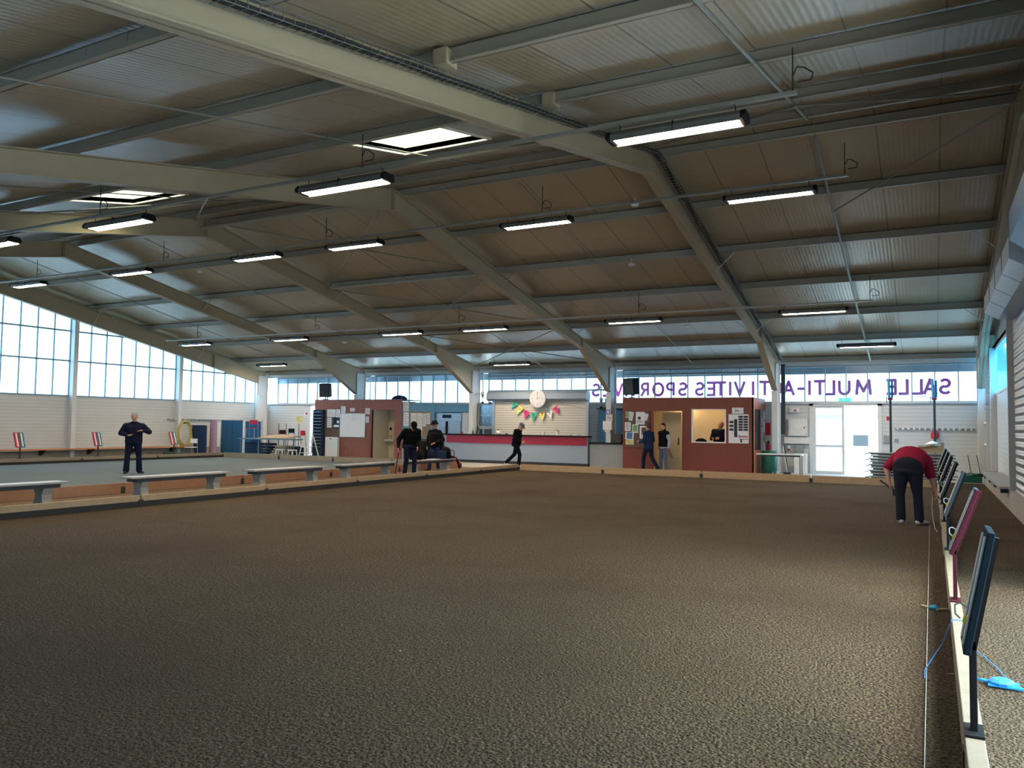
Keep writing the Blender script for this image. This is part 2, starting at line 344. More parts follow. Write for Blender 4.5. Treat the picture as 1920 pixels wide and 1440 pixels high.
# gable windows on the left wall, following the roof slope
posts = [-.2, 4.4, 9.55, 14.7, 19.5, 24.5, 29.3]
for k in range(6):
    a, b = posts[k]+.1, posts[k+1]-.1
    f = MB(); z0 = 2.53; x = -30.22
    zt = lambda y: ztop(y)-.3
    n = round((b-a)/.685); d = (b-a)/n
    for i in range(n+1):
        y = a+i*d; f.box(x-.03, x+.03, y-.018, y+.018, z0, zt(y))
    f.box(x-.06, x+.05, a, b, z0-.03, z0+.04)
    for zz in (3.93, 5.12):
        ya, yb = a, b
        for yy in [a+j*(b-a)/40 for j in range(40)]:
            if zt(yy) > zz and zt(yy+(b-a)/40) > zz: f.box(x-.02, x+.05, yy, yy+(b-a)/40, zz-.03, zz+.03)
    w = struct('window_%d' % (7+k), f, 'mull')
    poly = [(a, z0)]+[(b, z0), (b, zt(b))]+([(RY, zt(RY))] if a < RY < b else [])+[(a, zt(a))]
    MB().prism(poly, 0, x-.045, x-.04).build('pane', 'pane', w)
struct('trim_6', MB().prism([(NEARY, zroof(NEARY)), (RY, zroof(RY)), (30, zroof(30)), (30, ztop(30)-.3), (RY, ztop(RY)-.3), (NEARY, ztop(NEARY)-.3)], 0, -30.28, -30.2), 'steel')
for k, y in enumerate(posts[:-1]): struct('trim_%d' % (10+k), MB().box(-30.2, -29.95, y-.09, y+.09, 0, ztop(y)-.25), 'white')
# corrugated blue window strip in the right wall
f = MB().box(1.68, 1.76, 23, 29.7, 2.66, 2.72).box(1.68, 1.76, 23, 29.7, 3.98, 4.02)
for y in (23.0, 27.2, 29.7): f.box(1.68, 1.76, y-.04, y+.04, 2.7, 4.0)
w = struct('window_14', f, 'white')
pts = [(1.73+.02*math.sin(i*PI/2), 23.02+i*.0665) for i in range(101)]
pm = MB()
for (xa, ya), (xb, yb) in zip(pts, pts[1:]): pm.add([(xa, ya, 2.72), (xb, yb, 2.72), (xb, yb, 3.98), (xa, ya, 3.98)], [(0, 1, 2, 3)])
pm.build('pane', 'pane2', w)
# glazed double door, left leaf shut, right leaf swung out of sight
f = MB().box(-3.85, -3.72, 29.95, 30.1, 0, 2.5).box(-1.63, -1.5, 29.95, 30.1, 0, 2.5).box(-3.85, -1.5, 29.95, 30.1, 2.42, 2.53)
d = struct('door_1', f, 'white')
l = MB()
for a, b, c, e in ((-3.72, -3.64, .02, 2.42), (-2.78, -2.7, .02, 2.42), (-3.64, -2.78, .02, .12), (-3.64, -2.78, 2.34, 2.42), (-3.64, -2.78, .96, 1.04)): l.box(a, b, 30.0, 30.06, c, e)
lf = l.build('door_leaf', 'white', d); MB().box(-3.64, -2.78, 30.02, 30.03, .12, 2.34).build('pane', 'pane', lf)
l = MB()
for a, b, c, e in ((30.1, 30.18, .02, 2.42), (30.96, 31.04, .02, 2.42), (30.18, 30.96, .02, .12), (30.18, 30.96, 2.34, 2.42), (30.18, 30.96, .96, 1.04)): l.box(-1.6, -1.55, a, b, c, e)
l.build('door_leaf', 'white', d)
struct('door_2', MB().box(-27.3, -27.2, 29.95, 30.1, 0, 2.45).box(-26.35, -26.25, 29.95, 30.1, 0, 2.45).box(-27.3, -26.25, 29.95, 30.1, 2.4, 2.5), 'white')

# ------------------------------------------------------------ steel frames, purlins, bracing
names = ['against the left gable wall', 'second from the left gable wall', 'third from the left gable wall', 'meeting the wall right of the bar', 'with the cable tray, beside the right kiosk', 'against the right wall']
for k, fx in enumerate(FR):
    t = thing('portal_frame', 'pitched steel portal frame ' + names[k], 'steel frame', (fx, 28.9, 0), 'steel portal frames')
    def bot(d):      # underside of the rafter at distance d from the ridge line
        if k == 0: return 6.44-.206*d
        return 6.56-.192*d if d < 11.3 else 4.39-(d-11.3)*.52
    for sg, nm in ((1, 'rafter'), (-1, 'rafter')):
        hw = .1
        dd = [0, 5, 11.3, 14.1] if sg > 0 else [0, 5, 12.9, 14.6]
        top = [(RY+sg*d, ztop(RY+d)) for d in (0, 14.7)]; low = [(RY+sg*d, bot(d) if sg > 0 or d < 13 else 3.4) for d in dd]
        if sg < 0: low[2] = (RY-12.9, 6.56-.192*12.9)
        r = MB(); r.prism(top+low[::-1], 0, fx-.012, fx+.012)
        for (ya, za), (yb, zb) in zip(low, low[1:]): r.prism([(ya, za), (yb, zb), (yb, zb+.02), (ya, za+.02)], 0, fx-hw, fx+hw)
        r.prism([top[0], top[1], (top[1][0], top[1][1]-.02), (top[0][0], top[0][1]-.02)], 0, fx-hw, fx+hw)
        for d in ((0.02, 11.3) if sg > 0 else (.02,)): r.box(fx-hw, fx+hw, RY+sg*d-.012, RY+sg*d+.012, bot(d), ztop(RY+d))
        if sg > 0 and k in (1, 3, 4): pass
        r.build(nm, 'steel', t, True)
        c = MB(); y0, y1 = (28.8, 29.4) if sg > 0 else (0.0, .6)
        c.box(fx-.1, fx+.1, y0, y0+.02, 0, 2.92).box(fx-.1, fx+.1, y1-.02, y1, 0, 4.02).box(fx-.05, fx-.03, y0+.02, y1-.02, 0, 3.9).box(fx+.03, fx+.05, y0+.02, y1-.02, 0, 3.9)
        c.box(fx-.1, fx+.1, y0+.02, y1-.02, 2.9, 2.92)
        c.build('column', 'white' if sg > 0 else 'steel', t, True)
    for sg in (1,):
        fb = MB()
        for d in (5.2, 10.3):
            if k < 5: fb.beam((fx+.1, RY+sg*d, bot(d)+.02), (fx+.55, RY+sg*d, ztop(RY+d)+.02), .05, .012)
            if k > 0: fb.beam((fx-.1, RY+sg*d, bot(d)+.02), (fx-.55, RY+sg*d, ztop(RY+d)+.02), .05, .012)
        each(fb, 'fly_brace', 'steel', t, True)
# purlins lie on the rafters
PY = [.2, 2.1, 4.6, 7.05, 9.74, 12.4, 14.2, 15.1, 17.45, 19.9, 22.42, 24.98, 27.42, 29.75]
pn = ['lowest on the near slope', 'second from the bottom of the near slope', 'third from the bottom of the near slope', 'fourth from the bottom of the near slope', 'above the front row of lamps', 'second below the ridge on the near slope',
      'at the ridge, near side', 'at the ridge, far side', 'second below the ridge on the far slope', 'third below the ridge on the far slope', 'fourth below the ridge on the far slope', 'fifth below the ridge on the far slope', 'just above the last row of lamps', 'at the far eave above the windows']
for y, nm in zip(PY, pn):
    z0, z1 = ztop(y)+.012, zroof(y)-.02; p = MB()
    p.box(-30.1, 1.7, y-.005, y+.005, z0, z1).box(-30.1, 1.7, y-.005, y+.07, z1-.008, z1).box(-30.1, 1.7, y-.07, y+.005, z0, z0+.008)
    for i in range(53):
        x = -29.9+i*.6
        p.box(x-.006, x+.006, y-.01, y-.005, z1-.09, z1-.02)
    for fx in FR: p.box(fx-.08, fx+.08, y+.008, y+.03, z0, z1-.02)
    one('roof_purlin', p, 'purl', 'long steel roof purlin ' + nm, 'roof beam', 'roof purlins')
# sag rods midway between frames
for k in range(5):
    mx_ = (FR[k]+FR[k+1])/2+(-.1 if k == 4 else 0)
    for sg, w_ in ((1, 'far'), (-1, 'near')):
        r = .03 if k == 4 else .012
        b = MB().cyl((mx_, RY+sg*.5, ztop(RY+.5)-.0), (mx_, RY+sg*15, ztop(RY+15)-.0), r)
        one('sag_rod', b, 'rod', 'thin straight tie rod under the %s slope, midway along the %s bay' % (w_, ['leftmost', 'second', 'middle', 'bar', 'rightmost'][k]), 'rod', 'roof tie rods')
def zb(y): return ztop(y)-.06
def brace(a, ya, b, yb, label, r=.018, nm='wind_brace'):
    one(nm, MB().cyl((a, ya, zb(ya)), (b, yb, zb(yb)), r), 'rod', label, 'brace', 'roof bracing')
L3, L4 = FR[2]+.1, FR[3]-.1
for i, (ya, yb) in enumerate(((14.8, 19.6), (19.8, 24.3), (24.5, 28.9))):
    w_ = ['top', 'middle', 'lowest'][i]
    brace(L4, ya, L3, yb, 'diagonal roof brace, %s pair left of the bar, rising right' % w_)
    brace(L3, ya, L4, yb, 'diagonal roof brace, %s pair left of the bar, rising left' % w_)
for i, y in enumerate((19.55, 24.3)):
    one('roof_strut', MB().cyl((L3, y, ztop(y)-.12), (L4, y, ztop(y)-.12), .045), 'purl', 'horizontal tube strut left of the bar, %s of two' % ('upper' if i == 0 else 'lower'), 'brace', 'roof bracing')
for i, (ya, yb) in enumerate(((14.3, 9.8), (9.8, 14.3))):
    brace(L4, ya, L3, yb, 'diagonal brace on the near roof slope, %s the left' % ('falling to' if i else 'rising to'))
brace(-1.8, 12.5, 1.3, 14.4, 'diagonal brace under the ridge at the right wall'); brace(-1.8, 18.1, 1.3, 14.9, 'long diagonal brace reaching down from the ridge on the right')
brace(-1.8, 12.5, -4.5, 14.2, 'diagonal brace running from the tie tube to the cable tray frame')
one('ridge_strut', MB().cyl((FR[2]+.1, 14.5, 6.75), (FR[3]-.1, 14.6, 6.75), .045), 'purl', 'round tube strut along the ridge, left of the bar', 'brace', 'roof bracing')
# cable tray along the frame beside the kiosk
t = thing('cable_tray', 'wire mesh cable tray with black cables along the roof frame', 'cable tray', (-4.7, 14.7, 6.9))
tr = MB(); cb = MB()
path = [(y, ztop(y)+.02) for y in [i*.5 for i in range(4, 59)]]
for (ya, za), (yb, zb_) in zip(path, path[1:]):
    for dx, dz in ((.0, 0), (.14, 0), (.14, .09), (0, .09)): tr.beam((-4.73+dx, ya, za-.16+dz), (-4.73+dx, yb, zb_-.16+dz), .008, .008)
    for q in range(4):
        y = ya+q*.125; z = ztop(y)-.14
        tr.box(-4.73, -4.59, y-.003, y+.003, z-.003, z+.003).box(-4.596, -4.588, y-.003, y+.003, z, z+.09)
for j, dx in enumerate((.02, .055, .09, .12)): cb.tube([(-4.72+dx+.01*math.sin(i*1.7+j), y, z-.13+.01*math.sin(i*2.3+j*2)) for i, (y, z) in enumerate(path)], .014)
tr.build('mesh_basket', 'alu', t, True); cb.build('cables', 'mattblack', t, True)
dc = MB().box(-4.74, -4.6, 29.45, 29.55, 1.4, 3.9); dc.build('cable_duct', 'dark', t, True)
for i, y in enumerate((7.05, 9.74)):
    one('junction_box', MB().box(-4.7, -4.52, y-.12, y+.1, ztop(y)-.02, ztop(y)+.16), 'steel', 'small beige junction box on the cable tray, %s one' % ('nearer' if i == 0 else 'farther'), 'junction box', 'junction boxes', bev=.01)

# ------------------------------------------------------------ strip lights
def make_light(label):
    t = thing('strip_light', label, 'ceiling light', (0, 0, 0), 'hanging strip lights')
    prof = [(-.13, 0), (-.135, .05), (-.09, .11), (.09, .11), (.135, .05), (.13, 0)]
    h = MB().prism(prof, 0, -.8, .8).box(-.8, .8, -.132, -.115, -.02, 0).box(-.8, .8, .115, .132, -.02, 0); h.build('housing', 'housing', t)
    MB().box(-.77, .77, -.11, .11, -.005, .001).build('diffuser', 'tube', t)
    for s_ in (-1, 1):
        e = MB().prism([(a*1.06, b*1.04-.004) for a, b in prof], 0, s_*.8, s_*.87)
        e.build('end_cap', 'black', t, bev=.02)
        MB().tube([(s_*.72, 0, .1), (s_*.72, .02, .15), (s_*.72, .03, .2), (s_*.72, -.02, .23), (s_*.72, -.03, .2)], .006).build('hook', 'black', t)
    MB().box(-.006, .006, -.137, .137, .0, .112).build('seam', 'black', t)
    return t
rows = [('front', 9.3, 5.2, [-2.72, -7.9, -13.2, -17.3]), ('ridge', 15.55, 6.05, [-2.7, -7.7, -12.82, -16.2, -21.4, -26.6]),
        ('third', 22.1, 4.68, [-2.73, -7.72, -12.8, -16.1, -21.2, -26.3]), ('last', 27.4, 4.14, [-1.8, -14.65, -27.35])]
ordn = ['rightmost', 'second from the right', 'third from the right', 'fourth from the right', 'fifth from the right', 'leftmost']
proto = None
for rn, y, z, xs_ in rows:
    for i, x in enumerate(xs_):
        z_ = {0: 4.24, 1: 3.98, 2: 4.24}[i] if rn == 'last' else z
        od = 'leftmost' if i == len(xs_)-1 else ordn[i]
        if rn == 'last': od = ['right', 'middle', 'left'][i]
        lab = 'lit strip light under the roof, %s in the %s row' % (od, rn)
        if proto is None: proto = make_light(lab); proto.location = (x, y, z_)
        else: dup(proto, (x, y, z_), label=lab)
for rn, y, z, x0 in (('front', 9.3, 5.43, -19.5), ('ridge', 15.55, 6.28, -29.6), ('third', 22.1, 4.91, -28.0)):
    t = thing('lamp_rail', 'thin metal rail carrying the %s row of strip lights' % rn, 'lamp rail', (-2, y, z), 'lamp rails')
    each(MB().box(x0, -1.3, y-.03, y+.03, z-.02, z+.02), 'rail', 'rod', t, True)
    for j in range(5):
        x = -1.35-j*6.2+.0
        if x < x0: continue
        zt_ = ztop(y)+.02
        MB().cyl((x, y, z), (x, y, zt_), .008).tube([(x, y, z+.2), (x+.05, y, z+.3), (x+.12, y, z+.28), (x+.22, y, z+.2), (x+.2, y, z+.12), (x+.05, y, z+.12)], .008).build('drop_cable', 'mattblack', t, True)
for i, (x, y) in enumerate(((-5.8, 16.7), (-7.0, 19.9), (-6.9, 24.95), (-20.7, 17.5), (-21, 25))):
    t = thing('smoke_detector', 'small white round detector under a roof purlin, %s' % ['nearest the ridge on the kiosk bay', 'middle one of the kiosk bay', 'lowest one of the kiosk bay', 'upper one of the left bays', 'lower one of the left bays'][i], 'detector', (x, y, ztop(y)-.12), 'small ceiling detectors')
    MB().lathe((x, y, ztop(y)-.11), [(.06, 0), (.09, .03), (.09, .06), (.05, .07)], 14).build('body', 'whitep', t, True); MB().cyl((x, y, ztop(y)-.05), (x, y, ztop(y)+.1), .01).build('stem', 'whitep', t, True)

# ------------------------------------------------------------ court curbs
def curb(axis, fixed, a, b, label, m='wood', h=.21, th=.05, base=True, gap=.1, blocks=True):
    """one timber board of the court border between a and b"""
    t = thing('curb_board', label, 'board', (fixed, (a+b)/2, 0) if axis == 0 else ((a+b)/2, fixed, 0), 'court border boards')
    lo = gap
    def bx(mb, u0, u1, w0, w1, z0, z1): return mb.box(w0, w1, u0, u1, z0, z1) if axis == 0 else mb.box(u0, u1, w0, w1, z0, z1)
    bx(MB(), a+.02, b-.02, fixed-th/2, fixed+th/2, lo, h).build('plank', m, t, True, bev=.005)
    if gap: bx(MB(), a+.02, b-.02, fixed-th/2+.008, fixed+th/2-.008, 0, lo).build('gap_strip', 'mattblack', t, True)  # dark strip filling the gap under the plank
    br = MB()
    for u in (b,): bx(br, u-.05, u+.05, fixed-th/2-.008, fixed+th/2+.008, 0, h*.62)
    br.build('bracket', 'mattblack', t, True)
    return t
ys = [.3+3.15*i for i in range(8)]+[25.1]
pos = ['nearest the camera', 'second from the camera', 'third from the camera', 'fourth from the camera', 'fifth from the camera', 'sixth from the camera', 'seventh from the camera', 'at the far corner']
for i in range(8):
    curb(0, -13.05, ys[i]+.1, ys[i+1]+.1 if i < 7 else 25.15, 'pale timber border board left of the near court, %s' % pos[i], gap=.1)
ry = [.6, 4.3, 7.5, 10.65, 13.9, 17.1, 20.3, 23.5, 25.15]
for i in range(8): curb(0, .155, ry[i], ry[i+1], 'thick pale border board beside the scoreboards, %s' % pos[i], 'wood2', th=.08, gap=0)
fxs = [-13.0, -9.85, -6.5, -3.2, .1]
for i in range(4): curb(1, 25.2, fxs[i], fxs[i+1], 'timber border board at the far end of the near court, %s' % ['below the bar', 'below the kiosk door', 'below the kiosk window', 'below the glazed door'][i], gap=0)
sy = [1.2+3.4*i for i in range(7)]+[25.5]
for i in range(7): curb(0, -15.7, sy[i], sy[i+1], 'orange-brown border board behind the benches, %s' % pos[i], 'wood3', gap=0, h=.23)
sx = [-28.25, -24.9, -21.9, -18.9, -15.75]
for i in range(4): curb(1, 25.55, sx[i], sx[i+1], 'pale grey border board at the far end of the left court, %s' % ['leftmost', 'second from the left', 'third from the left', 'rightmost'][i], 'wood2', gap=0)
for i in range(6): curb(0, -28.3, 5.6+3.3*i, 8.9+3.3*i if i < 5 else 25.5, 'border board along the gable wall side of the left court, %s' % pos[i], 'wood2', gap=.09)

# benches between the courts
t = thing('bench', '', 'bench', (-14.45, 0, 0), 'concrete-legged benches between the courts')
MB().box(-.19, .19, -1.28, 1.28, .41, .45).build('seat', 'benchtop', t, bev=.008); MB().box(-.16, .16, -1.15, 1.15, .34, .41).build('seat_beam', 'dark', t)
for y in (-.93, .93):
    pr = [(-.17, 0), (.17, 0), (.12, .12), (.1, .22), (.16, .34), (-.16, .34), (-.1, .22), (-.12, .12)]
    lg = MB(); lg.add([(u, y-.09, w) for u, w in pr]+[(u, y+.09, w) for u, w in pr], [(i, (i+1) % 8, 8+(i+1) % 8, 8+i) for i in range(8)]+[tuple(range(8))[::-1], tuple(range(8, 16))]); lg.build('leg', 'benchleg', t)
bl = ['grey bench at the left edge of the photo', 'grey bench in front of the man in the left court', 'grey bench third from the left between the courts', 'grey bench just left of the two standing men', 'grey bench carrying the backpack, nearest the bar']
for i, y in enumerate((7.95, 11.85, 15.1, 18.3, 21.6)):
    if i == 0: t.location = (-14.45, y, 0); t['label'] = bl[0]
    else: dup(t, (-14.45, y, 0), label=bl[i])
# ledge benches along the two gable walls
t = thing('wall_bench', 'long orange wooden ledge bench on brackets along the left wall', 'bench', (-29.8, 15, 0))
MB().box(-30.0, -29.62, 2, 25.4, .43, .47).build('seat', 'orange', t, True)
for i in range(12): MB().prism([(-30.0, .43), (-29.66, .43), (-29.7, .37), (-29.95, .22), (-30.0, .22)], 1, 2.6+i*1.95, 2.68+i*1.95).build('bracket', 'dark', t, True)
t = thing('wall_bench', 'grey plank ledge bench on the concrete base of the right wall', 'bench', (1.35, 21, 0))
MB().box(1.2, 1.69, 18.9, 25.5, .43, .475).build('seat', 'benchtop', t, True)
for i in range(4): MB().box(1.24, 1.37, 19.2+i*1.9, 19.3+i*1.9, .33, .43).build('bracket', 'dark', t, True)

# ------------------------------------------------------------ score stands
def score_stand(label, loc, rz, polemat='maroon', l='redboard', r='tealboard', lean=.19):
    """pole with a bent top carrying a leaning two-colour score board; the board faces local -X and leans to +X"""
    t = thing('score_stand', label, 'scoreboard', loc, 'score stands on the court borders', rz)
    MB().box(-.04, .04, -.09, .09, 0, .012).build('base_plate', polemat, t)
    MB().box(-.014, .016, -.025, .025, .012, .42).build('pole', polemat, t, bev=.004)
    a = Vector((.0, 0, .38)); b = Vector((lean, 0, .9)); d = (b-a).normalized(); n_ = Vector((-d.z, 0, d.x))
    MB().beam(a+n_*0, b, .03, .05, (0, 1, 0)).build('board_back', polemat, t)
    for s_, mm in ((-1, l), (1, r)):
        p = MB(); c0 = a+n_*.03+Vector((0, s_*.085, 0)); p.beam(c0, c0+d*.56, .165, .03, n_); p.build('score_panel', mm, t, bev=.004)
        e = MB().beam(c0+n_*.018+d*.03, c0+n_*.018+d*.53, .05, .006, n_); e.build('number_strip', 'whitep', t)
    MB().beam(a+n_*.05+Vector((0, -.06, 0))+d*.12, a+n_*.05+Vector((0, -.06, 0))+d*.155, .035, .03, n_).build('marker', 'yel', t, bev=.004)
    q = a+n_*.06+Vector((0, -.12, 0))+d*.2
    MB().tube([q, q+Vector((-.03, 0, .02)), q+Vector((-.05, 0, .01)), q+Vector((-.05, 0, -.03)), q+Vector((-.03, 0, -.05))], .004).build('wire_hook', 'string', t)
    return t
rl = ['nearest the camera with dark blue panel', 'second from the camera with maroon pole', 'third along the right border, leaning dark board', 'fourth along the right border', 'fifth along the right border', 'sixth along the right border', 'farthest along the right border, by the bench stack']
for i, y in enumerate((4.3, 7.5, 10.65, 13.9, 17.1, 20.3, 23.5)):
    score_stand('bent score stand %s' % rl[i], (.155, y, .21), 0, 'black' if i != 1 else 'maroon', *(('navyp', 'navyp') if i == 0 else ('maroon', 'blue') if i == 1 else ('dark', 'tealboard')), lean=.1 if i == 0 else .19)
ll = ['at the far left of the photo', 'left of the man in the left court', 'beside the yellow hose']
for i, y in enumerate((16.5, 19.45, 22.9)):
    score_stand('red and teal score stand %s' % ll[i], (-28.3, y, .21), PI, 'dark', 'tealboard', 'redboard')

# strings and bits lying on the right side
one('marking_string', MB().tube([(-.05, -.3+i*1.3, .012) for i in range(12)]+[(-.05, 15.0, .02)], .002, 5), 'string', 'white marking string stretched along the gravel beside the right border', 'string')
one('hanging_string', MB().tube([(.0, 14.9, .5), (-.01, 14.95, .3), (.01, 14.9, .1), (.03, 14.6, .01), (.06, 14.2, .01)], .004, 5), 'string', 'white string hanging from the hand of the bending person', 'string')
t = thing('cord_winder', 'bright blue plastic cord winder lying on the gravel', 'cord winder', (.37, 5.9, 0))
w1 = MB(); w1.add([(-.14, .05, .012), (.1, .06, .012), (.07, 0, .012), (.14, -.07, .012), (-.08, -.06, .012), (-.07, 0, .012)]+[(-.14, .05, .022), (.1, .06, .022), (.07, 0, .022), (.14, -.07, .022), (-.08, -.06, .022), (-.07, 0, .022)], [(i, (i+1) % 6, 6+(i+1) % 6, 6+i) for i in range(6)]+[(5, 4, 3, 2, 1, 0), (6, 7, 8, 9, 10, 11)]); w1.build('frame', 'bplast', t)
MB().tube([(-.06, 5.81, .01), (-.06, 6.0, .012), (-.02, 6.3, .012), (.05, 6.65, .05), (.115, 6.72, .215), (.2, 6.72, .216), (.24, 6.7, .02), (.3, 6.6, .012), (.37, 6.3, .012), (.41, 6.05, .012)], .0035, 5).build('loose_cord', 'bstring', t, True)
MB().lathe((0, 0, .02), [(.07, 0), (.075, .015), (.05, .03), (.01, .035)], 10).build('wound_cord', 'bstring', t)
t = thing('cord_winder', 'small teal bundle on wooden sticks left of the border board', 'cord winder', (-.0, 8.1, 0))
MB().lathe((0, 0, .003), [(.04, 0), (.045, .02), (.02, .035)], 10).build('wound_cord', 'tealboard', t); each(MB().beam((-.1, .06, .012), (-.03, 0, .012), .03, .014).beam((.02, -.05, .012), (.11, .03, .012), .03, .014), 'stick', 'wood', t)
for i, (x, y, a) in enumerate(((.02, 9.0, .3), (.05, 13.2, 1), (.07, 6.0, .2), (-6.5, 7.0, .4), (-3.3, 4.6, 2.2))):
    one('dry_leaf', MB().beam((x, y, .008), (x+.04*math.cos(a), y+.04*math.sin(a), .01), .014, .004), 'wood2', ['tan scrap beyond the teal bundle', 'tan scrap beside the string near the bending person', 'tan scrap beside the blue cord', 'small leaf on the open court', 'small leaf on the gravel at the bottom of the photo'][i], 'debris', 'small debris on the courts')

# ------------------------------------------------------------ papers and notices
def sheet(x0, x1, z0, z1, y, label, m='paper', pic=None, lines=4, tilt=0, name='notice', group='pinned papers', ink='ink', face=-1):
    """paper on a wall facing -Y; pic = (material, u0, u1, v0, v1)"""
    cx, cz = (x0+x1)/2, (z0+z1)/2; w_, h_ = x1-x0, z1-z0
    t = thing(name, label, 'poster' if pic else 'paper', (cx, y, cz), group); t.rotation_euler = (0, tilt, 0)
    MB().box(-w_/2, w_/2, -.004, 0, -h_/2, h_/2).build('sheet', m, t)
    if pic:
        mm, a, b, c, d = pic; MB().box(-w_/2+a*w_, -w_/2+b*w_, -.006, -.004, -h_/2+c*h_, -h_/2+d*h_).build('picture', mm, t)
    if lines:
        l = MB(); lo = .12; hi = .9 if not pic else pic[3]-.04
        for i in range(lines):
            z = -h_/2+h_*(lo+(hi-lo)*(i+.5)/lines); l.box(-w_*.38, w_*(.38-.12*(i % 3)), -.0055, -.004, z-.006, z+.006)
        if hi > lo+.03: l.build('print', ink, t)
    return t

# ------------------------------------------------------------ right kiosk
K = thing('reception_kiosk', 'red-brown walled kiosk with open doorway and serving window', 'kiosk', (-7.7, 28.8, 0))
x0, x1, y0, y1 = -10.09, -5.38, 27.8, 29.9
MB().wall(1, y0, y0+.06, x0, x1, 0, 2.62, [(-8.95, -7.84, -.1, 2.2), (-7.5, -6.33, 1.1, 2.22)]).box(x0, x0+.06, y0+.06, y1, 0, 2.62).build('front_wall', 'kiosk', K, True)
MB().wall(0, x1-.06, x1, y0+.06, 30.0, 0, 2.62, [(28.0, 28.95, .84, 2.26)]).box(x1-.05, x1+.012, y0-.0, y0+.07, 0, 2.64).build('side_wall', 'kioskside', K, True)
MB().box(x0, x1, y0, 29.98, 2.62, 2.66).build('roof', 'kiosk', K, True)
MB().box(x0+.06, x1-.06, 29.55, 29.6, .0, 2.62).box(x0+.07, x0+.09, y0+.07, 29.5, 0, 2.62).box(x1-.09, x1-.07, y0+.07, 27.98, 0, 2.62).box(x1-.09, x1-.07, 28.97, 29.5, 0, 2.62).box(-7.72, -7.66, y0+.07, 28.3, 0, 2.62).box(x0+.06, x1-.06, y0+.08, 29.55, 2.58, 2.61).build('lining', 'cream', K, True)
MB().box(-8.98, -8.93, y0-.02, y0+.08, 0, 2.23).box(-7.86, -7.82, y0-.02, y0+.08, 0, 2.23).box(-8.93, -7.86, y0-.02, y0+.08, 2.18, 2.23).build('door_frame', 'kiosk', K, True)
fm = MB()
for a, b, c, d in ((-7.52, -6.31, 1.06, 1.1), (-7.52, -6.31, 2.22, 2.25), (-7.52, -7.48, 1.1, 2.22), (-6.35, -6.31, 1.1, 2.22)): fm.box(a, b, y0-.02, y0+.2 if c == 1.06 else y0+.08, c, d)
wf = fm.build('serving_window', 'whitep', K, True)
fm = MB().box(x1-.08, x1+.01, 28.0, 28.04, .84, 2.26).box(x1-.08, x1+.01, 28.91, 28.95, .84, 2.26).box(x1-.05, x1-.03, 28.04, 28.91, .84, 2.26); fm.build('side_window', 'dark', K, True)
l = MB().box(-8.92, -8.2, 28.9, 28.94, .03, 2.15); dl = l.build('door_leaf', 'cream', K, True); MB().cyl((-8.3, 28.9, 1.0), (-8.3, 28.84, 1.0), .03).box(-8.32, -8.28, 28.88, 28.9, .95, 1.2).build('handle', 'dark', dl, True)
lp = MB().box(-8.3, -7.9, 28.95, 29.4, 2.52, 2.57).build('ceiling_lamp', emis('kiosk_lamp', '#ffd9a0', 8), K, True)
lp2 = MB().box(-7.1, -6.7, 28.5, 28.9, 2.52, 2.57).build('ceiling_lamp', emis('kiosk_lamp_b', '#ffd9a0', 8), K, True)
MB().box(-6.7, -6.35, 29.48, 29.54, 1.5, 1.95).build('wall_frame', 'bluefab', K, True)
t = thing('pin_board', 'dark pin board full of papers on the left of the kiosk', 'notice board', (-9.53, 27.79, 1.5))
MB().box(-10.0, -9.07, 27.77, 27.79, .87, 2.17).build('cork', 'pin', t, True)
MB().box(-10.03, -10.0, 27.76, 27.79, .84, 2.2).box(-9.07, -9.04, 27.76, 27.79, .84, 2.2).box(-10.0, -9.07, 27.76, 27.79, .84, .87).box(-10.0, -9.07, 27.76, 27.79, 2.17, 2.2).build('frame', 'kiosk', t, True)
Y = 27.765
sheet(-9.98, -9.8, 1.93, 2.15, Y, 'paper with green picture on the kiosk pin board', pic=('paperg', 0, .8, .1, .95), lines=0)
sheet(-9.83, -9.68, 1.82, 2.14, Y-.005, 'tilted white sheet on the kiosk pin board', tilt=.2)
sheet(-9.58, -9.24, 1.68, 2.14, Y, 'large white notice with small dark picture on the kiosk pin board', pic=('ink', .25, .55, .4, .62), lines=3)
sheet(-9.26, -9.12, 1.83, 2.08, Y-.005, 'small tilted sheet beside the large white notice', tilt=.25, lines=3)
sheet(-10.0, -9.77, 1.44, 1.76, Y, 'plain typed page at the left edge of the kiosk pin board', lines=7)
sheet(-9.72, -9.49, 1.37, 1.68, Y, 'notice with green and black picture on the kiosk pin board', pic=('paperg', .12, .88, .2, .9), lines=1)
sheet(-9.43, -9.08, 1.17, 1.63, Y, 'poster with brown picture beside the navy clothed person', pic=('pin', .2, .8, .3, .88), lines=2, ink='inkr')
sheet(-9.98, -9.66, 1.12, 1.4, Y, 'blue poster on the kiosk pin board', pic=('paperb', .15, .85, .1, .95), lines=0, tilt=.06)
sheet(-9.97, -9.66, .94, 1.11, Y, 'yellowish notice at the bottom of the kiosk pin board', m='papery', lines=3)
